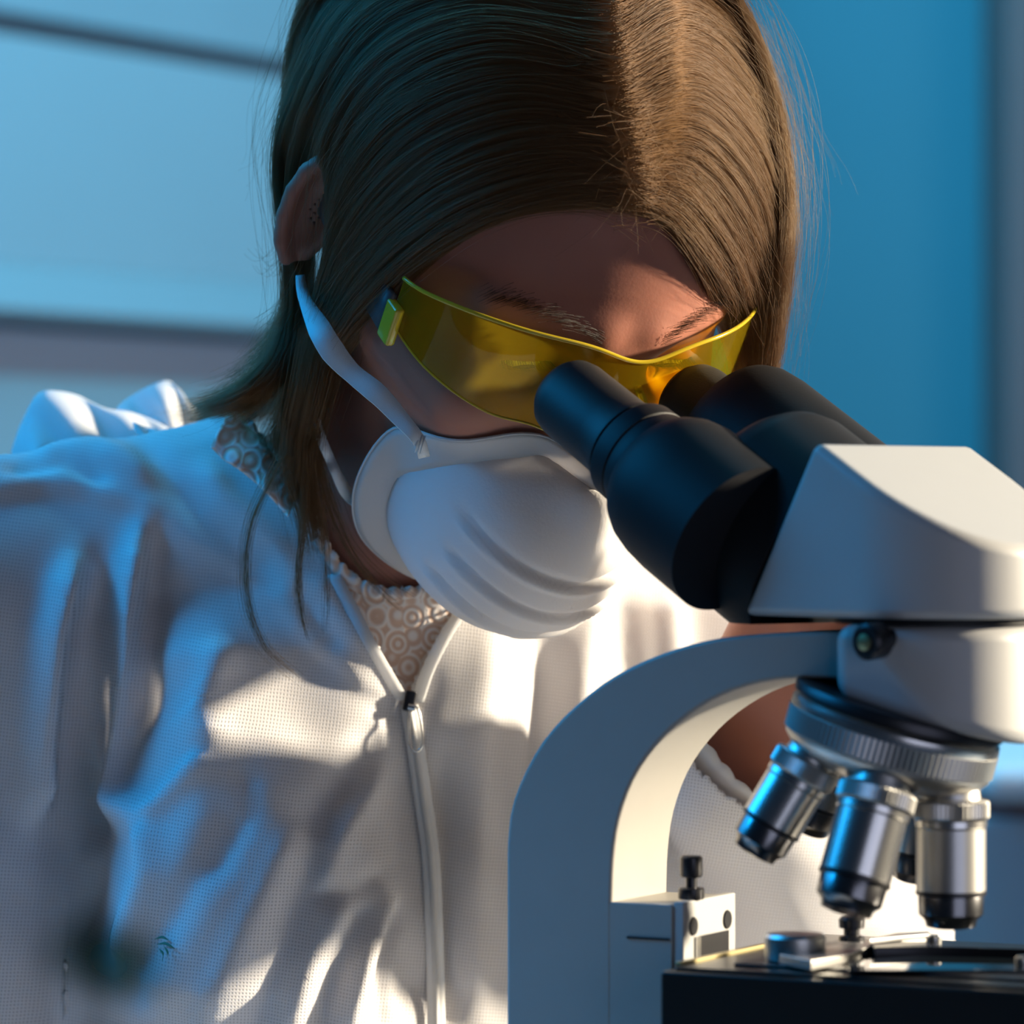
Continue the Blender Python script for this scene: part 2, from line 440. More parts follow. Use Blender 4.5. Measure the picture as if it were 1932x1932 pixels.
# --- nosepiece mount on the stand
g_az = math.radians(24); g = np.array([math.cos(g_az), -math.sin(g_az), 0]); tau = math.radians(16)
kd = -Z * math.cos(tau) - g * math.sin(tau)      # nosepiece axis, downwards
NC = P(1690, 1365, OX[1])                         # centre of the turret ring
MW = .036
bm = d_prism(1.0, MW, -.12, ZT - .002, fs, ns, -.024)
cut(bm, NC - kd * .0062, kd)
mount = from_bm('nosepiece_mount', bm, SW, scope); bevel(mount, .006, 6, 35)
# thumb screw on the mount
sc0 = on_plane(1672, 1207, OX - ns * MW, ns); sax = -ns * .9 - fs * .25 - Z * .05
lathe('clamp_screw', [(.0035, -.004), (.0035, .003), (.0058, .0032), (.0062, .004), (.0062, .0105), (.0052, .0115)], sc0, unit(sax), DK, scope, 24)
lathe('clamp_screw_tip', [(.0028, .0113), (.0028, .0122), (.0012, .0126)], sc0, unit(sax), MATS['brass_dull'], scope, 16)

# --- nosepiece
noz = lathe('nosepiece', [(.030, -.0075), (.0362, -.007), (.0368, -.006), (.0368, -.0035), (.034, -.003), (.034, -.001)], NC, kd, DK, scope, 72)
lathe('nosepiece_ring', [(.033, -.0030), (.0352, -.0028), (.0366, -.0012), (.0368, .001), (.0362, .0030)], NC, kd, CH, noz, 72)
knurl('knurled_band', .0370, .0005, .0012, .0105, NC, kd, BR, noz, 110)
lathe('nosepiece_cone', [(.0362, .0100), (.0360, .0115), (.0330, .0150), (.0250, .0190), (.0120, .0205), (.001, .0208)], NC, kd, BR, noz, 72)
gp = unit(g - kd * np.dot(g, kd)); hp = np.cross(kd, gp)
def objective(az, L, r, kind):
    az_ = math.radians(az)
    gz = math.radians(24)
    # azimuth measured in the ring plane, from the tilt direction
    out = gp * math.cos(az_ - gz) + hp * math.sin(az_ - gz) * (1 if np.dot(hp, [0, -1, 0]) > 0 else -1)
    ax = unit(kd * math.cos(tau) + out * math.sin(tau)); base = NC + kd * .0135 + out * .0245
    b = empty_part = lathe('objective', [(r * .72, -.004), (r * .78, .004), (r * .80, .0055), (r, .006), (r * 1.0, .0062)], base, ax, BR, scope, 48)
    knurl('knurled_collar', r * 1.03, .0004, .0062, .0125, base, ax, BR if kind else CH, b, 56)
    lathe('upper_ring', [(r * .9, .0124), (r * .96, .0128), (r * .96, .0150), (r * .9, .0154)], base, ax, CH, b)
    lathe('barrel', [(r * .88, .0152), (r * .93, .0158), (r * .93, L - .013), (r * .86, L - .0125)], base, ax, CH if kind != 2 else BR, b)
    lathe('band', [(r * .90, L - .0135), (r * .945, L - .0130), (r * .945, L - .0118), (r * .90, L - .0115)], base, ax, DK, b)
    lathe('nose', [(r * .86, L - .0118), (r * .88, L - .011), (r * .86, L - .005), (r * .70, L - .003), (r * .66, L - .0008), (r * .40, L), (r * .30, L - .001)], base, ax, MATS['dark_chrome'], b)
    lathe('front_lens', [(r * .32, L - .0012), (r * .30, L + .0001), (.0003, L + .0003)], base, ax, MATS['glass_dark'], b, 24)
    return b
for az, L, r, kd_ in ((24, .0500, .0128, 2), (96, .0500, .0132, 1), (171, .0440, .0116, 1), (240, .036, .012, 0), (312, .043, .0125, 1)):
    objective(az, L, r, kd_)

# --- C-shaped arm: traced profile on its near side, extruded through its thickness
AW = .0225
near0 = OX - ns * AW
outer = [(955, 2420), (955, 1932), (955, 1600), (962, 1530), (985, 1465), (1025, 1395), (1080, 1335), (1150, 1280), (1240, 1236), (1340, 1207), (1450, 1195), (1575, 1192), (1640, 1192)]
inner = [(1640, 1290), (1560, 1281), (1490, 1281), (1420, 1292), (1350, 1318), (1285, 1360), (1235, 1410), (1195, 1470), (1168, 1545), (1157, 1620), (1154, 1700), (1154, 1932), (1154, 2420)]
def plane_curve(pts, n): return [on_plane(p[0], p[1], near0, ns) for p in catmull(pts, n)]
prof = plane_curve(outer[:3], 4)[:-1] + plane_curve(outer[2:], 30) + plane_curve(inner[:-2], 30) + plane_curve(inner[-3:], 4)[1:]
bm = bmesh.new(); n_ = len(prof)
lo = [bm.verts.new(p) for p in prof]; hi = [bm.verts.new(p + ns * 2 * AW) for p in prof]
for i in range(n_): bm.faces.new((lo[i], lo[(i + 1) % n_], hi[(i + 1) % n_], hi[i]))
bm.faces.new(lo); bm.faces.new(hi[::-1])
arm = from_bm('arm', bm, SS, scope); bevel(arm, .0016, 3, 40)
FA = lambda p: np.dot(np.asarray(p) - OX, fs)
NA = lambda p: np.dot(np.asarray(p) - OX, ns)
fin = FA(on_plane(1154, 1760, near0, ns))         # inner face of the arm, along fs
blk_f = FA(on_plane(1268, 1760, near0, ns)); blk_z = on_plane(1200, 1704, near0, ns)[2]
AX = (fs, ns, Z)
box('focus_block', OX, AX, (fin - .004, -AW + .0002, -.30), (blk_f, AW - .0002, blk_z), SS, scope, .0006)
box('block_seam', OX, AX, (fin + .006, -AW - .0003, blk_z - .0125), (blk_f - .001, -AW + .001, blk_z - .0118), DK, scope, 0)
# --- stage stop bracket on the front of the focus block
bk = box('stop_bracket', OX, AX, (blk_f, -AW + .001, blk_z - .034), (blk_f + .004, AW - .001, blk_z + .001), SW, scope, .0006)
for nn in (-AW + .0085, AW - .0085):
    lathe('bracket_screw', [(.0001, .0006), (.0031, .0006), (.0034, .0002), (.0034, -.001)], OX + fs * (blk_f + .004) + ns * nn + Z * (blk_z - .008), fs, DK, bk, 20)
box('slot', OX, AX, (blk_f + .0035, -.0105, blk_z - .034), (blk_f + .0046, .0145, blk_z - .0118), DK, bk, 0)
box('rack', OX, AX, (blk_f + .0040, -.0125, blk_z - .034), (blk_f + .0050, -.0095, blk_z - .0118), CH, bk, 0)
s0 = OX + fs * (blk_f + .001) + ns * (-AW + .0135) + Z * (blk_z + .001)
lathe('stop_screw', [(.0044, 0), (.0046, .0005), (.0046, .0036), (.0042, .004), (.0020, .0042), (.0020, .0075), (.0036, .0078), (.0040, .0085), (.0040, .0145), (.0034, .0152)], s0, Z, DK, scope, 20)

# --- stage
SC = P(1245, 1832, -.18); zs = SC[2]
fr, nr = FA(SC), NA(SC)
sf1, sn1 = fr + .155, -nr
stage = box('stage', OX, AX, (fr, nr, zs - .036), (sf1, sn1, zs), MATS['stage_black'], scope, .0012)
box('stage_rim', OX, AX, (fr + .004, nr + .004, zs), (sf1 - .004, sn1 - .002, zs + .0012), MATS['stage_black'], scope, .0004)
box('stage_plate', OX, AX, (fr + .020, nr + .016, zs + .0012), (sf1 - .01, sn1 - .020, zs + .0022), DK, scope, .0004)
box('edge_strip', OX, AX, (fr + .001, nr + .010, zs + .0002), (fr + .0035, sn1 - .02, zs + .0022), MATS['brass_dull'], scope, .0003)
# slide holder with its finger and knobs
cz = zs + .0022
kn = on_plane(1500, 1790, (0, 0, cz + .004), Z)
hold = lathe('holder_knob', [(.0085, 0), (.0100, .0005), (.0104, .002), (.0104, .0080), (.0095, .0092), (.004, .0096), (.001, .0098)], (kn[0], kn[1], cz), Z, BR, scope, 36)
kn2 = on_plane(1607, 1778, (0, 0, cz + .003), Z)
lathe('holder_screw', [(.0045, 0), (.0045, .0015), (.0028, .002), (.0028, .0042), (.0044, .0046), (.0046, .0075), (.0038, .0085), (.001, .0088)], (kn2[0], kn2[1], cz + .0035), Z, DK, scope, 20)
def slab_poly(name, pts, z0, z1, m, bev=.0004):
    pts = [on_plane(p[0], p[1], (0, 0, z1), Z) for p in pts]
    bm = bmesh.new(); lo = [bm.verts.new((p[0], p[1], z0)) for p in pts]; hi = [bm.verts.new((p[0], p[1], z1)) for p in pts]; n = len(pts)
    for i in range(n): bm.faces.new((lo[i], lo[(i + 1) % n], hi[(i + 1) % n], hi[i]))
    bm.faces.new(lo[::-1]); bm.faces.new(hi)
    o = from_bm(name, bm, m, scope); bevel(o, bev, 2); return o
slab_poly('slide_holder', [(1470, 1800), (1560, 1785), (1700, 1762), (1755, 1760), (1752, 1766), (1660, 1778), (1600, 1800), (1530, 1812)], cz, cz + .0035, BR)
slab_poly('holder_finger', [(1640, 1772), (1690, 1760), (1752, 1757), (1757, 1761), (1700, 1766)], cz + .0045, cz + .0062, BR)
slab_poly('holder_bar', [(1640, 1778), (1755, 1776), (1932, 1782), (2010, 1786), (2010, 1795), (1932, 1790), (1755, 1786), (1650, 1788)], cz, cz + .004, DK)
slab_poly('specimen_rest', [(1600, 1812), (1760, 1800), (1990, 1806), (1990, 1830), (1600, 1830)], cz, cz + .0012, MATS['glass_dark'])
pin = on_plane(1762, 1772, (0, 0, cz + .005), Z)
lathe('bar_pin', [(.0026, 0), (.0028, .0005), (.0028, .0058), (.0018, .0066)], (pin[0], pin[1], cz), Z, CH, scope, 20)
pin = on_plane(1930, 1812, (0, 0, cz + .003), Z)
lathe('bar_pin', [(.0026, 0), (.0028, .0005), (.0028, .0038), (.0018, .0046)], (pin[0], pin[1], cz), Z, CH, scope, 20)
# --- foot, below the picture, and the table it stands on
box('base', OX, AX, (-.20, -.075, -.385), (.09, .075, -.325), SS, scope, .008)
box('lamp_house', OX, AX, (-.045, -.04, -.325), (.045, .04, -.27), SS, scope, .01)
box('focus_column', OX, AX, (fin - .03, -AW + .001, -.33), (fr + .01, AW - .001, zs - .020), SS, scope, .001)
table = empty('lab_table', (.1, -.05, -1.12), 'white lab table under the microscope', 'table')
slab('table_top', (-.9, -.36, -.415), (1.0, .20, -.385), 'table_white', table, .003)
for x_ in (-.85, .92):
    for y_ in (-.33, .13): slab('leg', (x_, y_, -1.12), (x_ + .04, y_ + .04, -.415), 'table_white', table, .002)

# ------------------------------------------------------------------ the person: one continuous body grown from a distance field
def head_pose(yaw, pitch, roll, epx, ey):
    a, p, r = map(math.radians, (yaw, pitch, roll))
    F_ = np.array([math.cos(p) * math.sin(a), -math.cos(p) * math.cos(a), -math.sin(p)])
    L_ = np.array([math.cos(a), math.sin(a), 0]); U_ = np.array([math.sin(p) * math.sin(a), -math.sin(p) * math.cos(a), math.cos(p)])
    L2 = math.cos(r) * L_ - math.sin(r) * U_; U2 = math.cos(r) * U_ + math.sin(r) * L_
    return P(epx[0], epx[1], ey) - .08 * F_, L2, F_, U2
HO, HL, HF, HU = head_pose(31, 37, -2, (1140, 672), -.02)
HM = np.stack([HL, HF, HU])                       # rows: to the person's left, forward, up
def HW_(p): return HO + np.asarray(p, float) / 100 @ HM      # head-local cm -> world
def HLOC(v): return (np.asarray(v) - HO) @ HM.T * 100
def skull(p):                                      # cm, head-local
    d = ell(p, (0, -1.0, 3.6), (7.4, 9.8, 7.9))
    d = smin(d, ell(p, (0, 2.4, -.3), (7.15, 6.8, 8.5)), 1.5)
    d = smin(d, ell(p, (0, 3.4, -6.0), (5.2, 5.2, 5.4)), 1.5)
    d = smin(d, cap(p, (-1.2, 7.2, -10), (1.2, 7.2, -10), 1.6), 1.2)
    for s in (-1, 1): d = smin(d, cap(p, (s * 4.3, 6.1, -2.6), (s * 6.1, 3.0, -2.0), 1.9, 1.3), 1.2)
    return d
# mask cup (head-local cm): also hollows the face where the cup covers it
_b = math.radians(11.5); MA = np.array([0, math.cos(_b), -math.sin(_b)]); MB = np.array([0, math.sin(_b), math.cos(_b)]); MC = np.array([0, 6.56, -8.34])
MRX, MRT, MRB, MDEP, MSAG, MTILT, MN, MN2 = 4.92, 4.85, 4.96, 4.9, 1.9, .04, 2.35, 1.95
def mask_base(x, b): return -MSAG * (x / MRX) ** 2 + MTILT * b + np.clip(b / MRT, 0, 1) ** 2 * 3.3 * np.exp(-(x / 1.7) ** 2)
def mask_solid(p):
    x = p[..., 0]; q = p - MC.astype(np.float32); a = q @ MA.astype(np.float32); b = q @ MB.astype(np.float32)
    r = ((np.abs(x) / MRX) ** MN + (np.abs(b) / np.where(b > 0, MRT, MRB)) ** MN) ** (1 / MN)
    ab = mask_base(x, b); h = (a - ab) / (MDEP - ab)
    return np.maximum(((r ** MN2 + np.clip(h, 0, 3) ** MN2) ** (1 / MN2) - .97) * 4.5, -(a - ab) - .6)
EARC = np.array([-8.0, -2.0, -.3])
EYE = [np.array([s * 3.15, 6.75, -.1]) for s in (-1, 1)]
def face(p):
    d = skull(p)
    for s in (-1, 1):
        d = smin(d, cap(p, (s * 1.0, 8.25, 1.5), (s * 4.6, 6.9, 1.7), .95, .7), .9)           # brow
        d = smax(d, -ell(p, (s * 3.2, 9.6, -.15), (1.75, 2.0, 1.15)), .7)                     # eye socket
        e = EYE[0 if s < 0 else 1]
        d = smin(d, np.sqrt(((p - e) ** 2).sum(-1)) - 1.42, .35)                              # lids
        d = smax(d, -ell(p, e + np.array([0, 1.2, -.35]), (1.25, .75, .22)), .12)             # lid opening
    d = smin(d, cap(p, (0, 8.5, .6), (0, 9.5, -2.4), .65, .75), .7)                          # nose
    d = smin(d, cap(p, (-1.6, 9.0, -6.9), (1.6, 9.0, -6.9), .55), .6); d = smin(d, cap(p, (-1.3, 8.9, -7.9), (1.3, 8.9, -7.9), .6), .6)
    d = smax(d, -mask_solid(p), .15)
    for s in (-1, 1):                                                                           # ears
        c = np.array([s * 7.8, -2.0, -.3]); u = unit((s * .62, -.78, .1)); w = unit(np.cross(u, (0, 0, 1))); t = np.cross(w, u)
        R_ = np.stack([u, w, t]).astype(np.float32); q = (p - c.astype(np.float32)) @ R_.T    # u: away from the head, w: thickness, t: up
        plate = ell(q, (.1, -.1, .1), (1.05, .34, 2.5)); plate = smax(plate, -ell(q, (.15, (1 if np.dot(w, (0, 1, 0)) > 0 else -1) * .40, .1), (.78, .62, 1.95)), .12)
        d = smin(d, plate, .3)
        for i in range(8):                                                                      # helix rim
            a0, a1 = math.radians(-75 + i * 28), math.radians(-75 + (i + 1) * 28)
            f0 = np.array([.1 + 1.05 * math.cos(a0), -.24 * s, .1 + 2.45 * math.sin(a0)]); f1 = np.array([.1 + 1.05 * math.cos(a1), -.24 * s, .1 + 2.45 * math.sin(a1)])
            d = smin(d, cap(q, f0, f1, .34), .12)
    return d
NECK0, NECK1 = HW_((0, -2.6, -5.5)), np.array([-.055, .135, -.035])
SHR, SHL = np.array([-.232, .100, -.052]), np.array([.105, .210, -.070])      # shoulders: image left, image right
ELR = np.array([-.245, .075, -.30]); ELL = np.array([.158, .255, -.245])
WRL = np.array([.0906, .082, -.0988])
HANDC = np.array([.1240, .014, -.0480])                                          # knuckle centre of the raised hand
hh = unit(HANDC - WRL); hc = unit(np.array([-.69, .23, .69]) - hh * np.dot(hh, (-.69, .23, .69))); hn = np.cross(hh, hc)
if hn[1] > 0: hn = -hn                                                          # back of the hand towards the camera? palm normal = -hn
FINGERS = []
for i, (o_, ln) in enumerate(((.030, .078), (.010, .087), (-.010, .082), (-.029, .066))):
    k0 = HANDC + hc * o_ - hh * (.004 if i in (0, 3) else 0)
    d1 = unit(hh + hc * o_ * 3 - hn * .10); d2 = unit(hh - hn * -.55 + hc * o_ * 1.5); d3 = unit(hh * .6 + hn * .9)
    k1 = k0 + d1 * ln * .45; k2 = k1 + d2 * ln * .32; k3 = k2 + d3 * ln * .23
    FINGERS.append((k0, k1, k2, k3))
TH0 = WRL + hh * .024 - hc * .024; TH1 = TH0 + unit(hh * .7 - hc * .6 + hn * .3) * .040; TH2 = TH1 + unit(hh * .95 - hc * .15 + hn * .2) * .030
def axis(lo, hi, f0, f1, fine, coarse):
    return np.unique(np.r_[np.arange(lo, f0, coarse), np.arange(f0, f1, fine), np.arange(f1, hi + coarse, coarse)].astype(np.float32))
def torso(G, o=0.0, arms=True, neck=True, forearm=True):
    """torso and arms; o = extra radius for clothing layers"""
    ty = math.radians(34); TR = np.array([[math.cos(ty), math.sin(ty), 0], [-math.sin(ty), math.cos(ty), 0], [0, 0, 1]])   # turned towards the microscope
    G.ellipsoid((-.045, .180, -.16), (.150 + o, .092 + o, .20 + o), TR, k=.03)                     # ribcage
    G.ellipsoid((-.045, .180, -.33), (.145 + o, .095 + o, .15 + o), TR, k=.03)
    for c in ((-.085, .095, -.165), (.045, .172, -.165)): G.ellipsoid(c, (.060 + o, .048 + o, .065 + o), TR, k=.03)
    G.capsule((-.055, .165, -.035), SHR + (.02, .01, -.005), .052 + o, .046 + o, k=.03)
    G.capsule((-.055, .170, -.040), SHL + (-.015, .01, -.005), .052 + o, .044 + o, k=.03)
    if arms:
        o = max(o, -.006); G.capsule(SHR, ELR, .046 + o, .038 + o, k=.02); G.capsule(SHL, ELL, .042 + o, .036 + o, k=.02)
        if forearm: G.capsule(ELL, WRL, .033 + o, .022 + o, k=.015)
G = Grid(axis(-.33, .22, -.10, .145, .0017, .006), axis(-.125, .31, -.105, .135, .0017, .006), axis(-.38, .245, -.105, .236, .0017, .006))
sl, g_ = G.region(HO - .17, HO + .17)
gl = HLOC(g_).astype(np.float32); base_ = ell(gl, (0, .5, 0), (8.5, 11.5, 12.5)); band = (base_ < 2.2) & (ell(gl, (0, 0, 0), (5.2, 5.5, 7.5)) > 0)
hv = np.full(band.shape, 5., np.float32); hv[ell(gl, (0, 0, 0), (5.2, 5.5, 7.5)) <= 0] = -1; hv[band] = face(gl[band]); G.v[sl] = hv / 100
del gl, base_, band, hv
G.capsule(NECK0, NECK1, .054, .058, k=.02)
torso(G, -.020)
for i in range(4):
    k0, k1, k2, k3 = FINGERS[i]
    G.capsule(WRL + hh * .012 + hc * (.018 - .012 * i), k0, .0125, .0105, k=.012)
    G.capsule(k0, k1, .0098, .0086, k=.004); G.capsule(k1, k2, .0086, .0078, k=.003); G.capsule(k2, k3, .0078, .0066, k=.003)
G.capsule(WRL + hh * .005 - hc * .012, TH0, .016, .014, k=.012); G.capsule(TH0, TH1, .0125, .0100, k=.006); G.capsule(TH1, TH2, .0100, .0080, k=.004)
BV, BF = G.mesh(); BV = relax(BV, BF, 2, .45)
skin = mat('skin', (.36, .145, .10), .50, 0, .3)
sb = skin.node_tree.nodes['Principled BSDF']
sb.inputs['Subsurface Weight'].default_value = .25; sb.inputs['Subsurface Radius'].default_value = (.010, .004, .002); sb.inputs['Subsurface Scale'].default_value = .5
grain(skin, 700, .2, .0003, .05)
person = empty('person', (-.05, .15, -1.12), 'person in a white hooded jacket bowing over the eyepieces', 'person')
body = mk('body', BV, BF, skin, person)
ew = mat('eye_white', (.75, .72, .68), .15); iris = mat('iris', (.10, .075, .03), .1); 
for e in EYE:
    c = HW_(e); look = unit(HF * .75 - HU * .66)
    eb = lathe('eyeball', [(.0122 * math.sin(a), .0122 * math.cos(a)) for a in np.linspace(.05, math.pi - .05, 18)][::-1], c, look, ew, person, 24)
    lathe('iris', [(.0056, .01085), (.0054, .0113), (.0025, .0120), (.0002, .0121)], c, look, iris, eb, 24)

# ------------------------------------------------------------------ clothing
def cloth_mat(name, color, dots=True, transl=.25, pitch=.0018, lace=False):
    m = bpy.data.materials.new(name); m.use_nodes = True; MATS[name] = m; nt = m.node_tree
    b = nt.nodes['Principled BSDF']; out = nt.nodes['Material Output']
    b.inputs['Roughness'].default_value = .75; b.inputs['Specular IOR Level'].default_value = .25
    tc = nd(m, 'ShaderNodeTexCoord'); mp = nd(m, 'ShaderNodeMapping'); mp.inputs['Rotation'].default_value = (0, math.radians(38), 0)
    k = 2 * math.pi / pitch; mp.inputs['Scale'].default_value = (k, k * .35, k * .9)
    # warp a little so that the woven dots are not perfectly regular
    n = nd(m, 'ShaderNodeTexNoise'); n.inputs['Scale'].default_value = 60; n.inputs['Detail'].default_value = 2
    lk(m, tc.outputs['Object'], n.inputs['Vector'])
    ad = nd(m, 'ShaderNodeMixRGB', blend_type='ADD'); ad.inputs['Fac'].default_value = .0012
    lk(m, tc.outputs['Object'], ad.inputs['Color1']); lk(m, n.outputs['Color'], ad.inputs['Color2'])
    lk(m, ad.outputs['Color'], mp.inputs['Vector'])
    sx = nd(m, 'ShaderNodeSeparateXYZ'); lk(m, mp.outputs['Vector'], sx.inputs['Vector'])
    s1 = nd(m, 'ShaderNodeMath', operation='SINE'); s2 = nd(m, 'ShaderNodeMath', operation='SINE')
    lk(m, sx.outputs['X'], s1.inputs[0]); lk(m, sx.outputs['Z'], s2.inputs[0])
    mu = nd(m, 'ShaderNodeMath', operation='MULTIPLY'); lk(m, s1.outputs[0], mu.inputs[0]); lk(m, s2.outputs[0], mu.inputs[1])
    rr = nd(m, 'ShaderNodeMapRange'); rr.inputs['From Min'].default_value = .15; rr.inputs['From Max'].default_value = .85
    lk(m, mu.outputs[0], rr.inputs['Value'])
    mx = nd(m, 'ShaderNodeMix', data_type='RGBA'); mx.inputs['A'].default_value = (*color, 1); mx.inputs['B'].default_value = (*[c * .68 for c in color], 1)
    bu = nd(m, 'ShaderNodeBump'); bu.inputs['Strength'].default_value = .5; bu.inputs['Distance'].default_value = .0006; bu.invert = True
    if dots:
        lk(m, rr.outputs['Result'], mx.inputs['Factor']); lk(m, rr.outputs['Result'], bu.inputs['Height'])
    else:
        n3 = nd(m, 'ShaderNodeTexNoise'); n3.inputs['Scale'].default_value = 900; lk(m, tc.outputs['Object'], n3.inputs['Vector'])
        mx.inputs['Factor'].default_value = .0; lk(m, n3.outputs['Fac'], bu.inputs['Height']); bu.inputs['Strength'].default_value = .2
    lk(m, mx.outputs['Result'], b.inputs['Base Color']); lk(m, bu.outputs['Normal'], b.inputs['Normal'])
    tr = nd(m, 'ShaderNodeBsdfTranslucent'); lk(m, mx.outputs['Result'], tr.inputs['Color'])
    ms = nd(m, 'ShaderNodeMixShader'); ms.inputs['Fac'].default_value = transl
    lk(m, b.outputs['BSDF'], ms.inputs[1]); lk(m, tr.outputs['BSDF'], ms.inputs[2]); lk(m, ms.outputs['Shader'], out.inputs['Surface'])
    return m
jm = cloth_mat('jacket_cloth', (.87, .85, .86), True, .36)
hoodm = cloth_mat('hood_cloth', (.80, .80, .81), False, .45)
maskm = cloth_mat('mask_cloth', (.86, .84, .84), False, .38)

# folds of the jacket: (polyline in picture pixels at the chest, width, height in mm)
HOOD_EDGE = [(-120, 955), (0, 944), (80, 930), (160, 938), (254, 975), (344, 1037), (453, 1109), (530, 1160), (600, 1232), (674, 1292), (768, 1325)]
FOLDS = [
    ([(400, 1120), (405, 1250), (415, 1400), (425, 1520), (400, 1700), (350, 1950)], 150, 22),
    ([(740, 1200), (768, 1330), (790, 1500), (812, 1700), (820, 2000)], 90, -13),
    ([(432, 1215), (412, 1300), (415, 1400), (435, 1480)], 34, 6),
    ([(275, 980), (225, 1180), (222, 1400), (245, 1530), (325, 1575)], 28, 12),
    ([(290, 1000), (285, 1200), (300, 1400)], 22, -5),
    ([(150, 1040), (95, 1200), (62, 1400), (55, 1560)], 30, 12),
    ([(190, 1060), (175, 1300), (190, 1500), (150, 1800)], 40, -7),
    ([(320, 1572), (430, 1478)], 18, 5), ([(318, 1575), (330, 1660), (275, 1800)], 26, 7),
    ([(440, 1500), (445, 1580), (380, 1720), (260, 1900)], 22, -4),
    ([(470, 1480), (480, 1560), (420, 1680)], 18, -4),
    ([(560, 1560), (500, 1700), (430, 1860), (400, 1960)], 24, 5),
    ([(600, 1600), (540, 1760), (480, 1950)], 22, -4.5),
    ([(660, 1680), (590, 1800), (530, 1960)], 24, 5),
    ([(700, 1700), (640, 1830), (600, 1960)], 22, -4),
    ([(765, 1680), (690, 1820), (640, 1960)], 24, 5),
    ([(790, 1700), (740, 1830), (720, 1960)], 20, -4),
    ([(720, 1370), (640, 1490), (565, 1590)], 34, -5), ([(740, 1450), (650, 1560), (590, 1690)], 26, 4),
    ([(580, 1690), (660, 1685), (740, 1640)], 16, -3),
    ([(180, 1560), (130, 1750), (120, 1950)], 34, 6),
    ([(380, 880), (420, 960), (520, 1040), (600, 1150)], 26, 4), ([(250, 830), (330, 930), (430, 1020), (540, 1120)], 26, -4),
    ([(60, 870), (180, 860), (300, 930)], 26, 5), ([(0, 900), (120, 890), (210, 930)], 16, -4),
    ([(590, 1090), (640, 1170), (720, 1260)], 18, 4), ([(560, 1110), (600, 1190), (650, 1240)], 12, -3),
    ([(930, 1150), (905, 1400), (900, 1700), (905, 1950)], 30, 4), ([(1030, 1150), (1035, 1300), (1010, 1500)], 26, -6), ([(1110, 1120), (1090, 1300), (1080, 1500)], 30, 6),
    ([(1180, 1120), (1190, 1300)], 26, -5), ([(1260, 1130), (1270, 1300)], 26, 5),
    ([(860, 1400), (870, 1600), (865, 1950)], 16, -3),
]
def drape(V, N, wt):
    """push cloth along its normal by the folds (amount in metres)"""
    x, y = proj(V); d = np.zeros(len(V))
    for pts, w, a in FOLDS:
        ds, t, _ = line_dist(x, y, pts); fade = np.clip(np.minimum(t, 1 - t) * 6 + .15, 0, 1)
        d += 1.15 * a * np.exp(-(ds / w) ** 2) * fade
    ds, t, sd = line_dist(x, y, HOOD_EDGE)
    above = 1 / (1 + np.exp(np.clip(sd * ds / 5, -40, 40)))
    d += 6.0 * above * np.clip((800 - x) / 150, 0, 1) * np.clip((V[:, 2] + .20) / .05, 0, 1)
    # small creases
    q = V * 1000
    d += .9 * np.sin(q[:, 0] * .13 + 2.2 * np.sin(q[:, 2] * .045) + .3 * q[:, 2] * .1) * np.sin(q[:, 2] * .06 + q[:, 0] * .05)
    return V + N * (d * .001 * wt)[:, None]
J = Grid(axis(-.33, .23, -.23, .17, .0028, .004), axis(-.03, .31, .02, .17, .0028, .005), axis(-.38, .065, -.24, .06, .0028, .004))
torso(J, .013)
J.capsule((-.235, .110, -.036), (-.10, .145, -.012), .050, .046, k=.03)                 # hood lying over the shoulder
J.capsule((-.075, .122, -.02), (-.060, .088, -.075), .030, .024, k=.03)
J.capsule((-.02, .122, -.03), (-.045, .088, -.085), .030, .024, k=.03)
J.capsule(ELL, WRL, .044, .029, k=.02); J.capsule(WRL, WRL + hh * .030, .030, .033, k=.02)
J.ellipsoid(P(1650, 1740, .17), (.030, .030, .040), k=.03)
JV, JF = J.mesh(); JV = relax(JV, JF, 3, .5)
JN = vnormals(JV, JF)
JV = drape(JV, JN, np.clip(-JN[:, 1] * 1.3 + .25, 0, 1))
JV = relax(JV, JF, 1, .4)
fc = JV[JF].mean(1); fx, fy = proj(fc)
OPEN = [(440, 640), (455, 770), (505, 850), (560, 925), (615, 1025), (668, 1135), (715, 1225), (766, 1318), (800, 1250), (848, 1168), (905, 1105), (1000, 1050), (1120, 900), (900, 640)]
fdir = unit(WRL - ELL)
rem = (in_poly(fx, fy, OPEN) & (fc[:, 1] < .21)) | (((fc - WRL) @ hh > .021) & (np.linalg.norm(fc - WRL, axis=1) < .075))
rem |= (np.linalg.norm((fc - NECK1)[:, :2], axis=1) < .052) & (fc[:, 2] > -.06) & (fc[:, 1] < .19)
JV2, JF2, _ = prune(JV, JF, ~rem)
jacket = mk('jacket', JV2, JF2, jm, person)
sm = jacket.modifiers.new('solid', 'SOLIDIFY'); sm.thickness = .0008; sm.offset = -1
tag(jacket, 'white nonwoven zip jacket with a hood, lit blue on the shoulder')
jx, jy = proj(JV2)
def surf_y(px, py, rad=14):
    s_ = np.hypot(jx - px, jy - py) < rad
    s_ &= JV2[:, 1] < .2
    return float(JV2[s_, 1].min()) if s_.any() else .08
def on_jacket(pts, lift=.001, n=None):
    out = []
    for p in (catmull(pts, n) if n else pts): out.append(P(p[0], p[1], surf_y(p[0], p[1]) - lift))
    out = np.array(out)
    if len(out) > 5:
        ys = out[:, 1].copy()
        for _ in range(7): ys[1:-1] = (ys[:-2] + ys[1:-1] + ys[2:]) / 3
        out = np.array([P(*proj(o_), y_) for o_, y_ in zip(out, ys)])
    return out
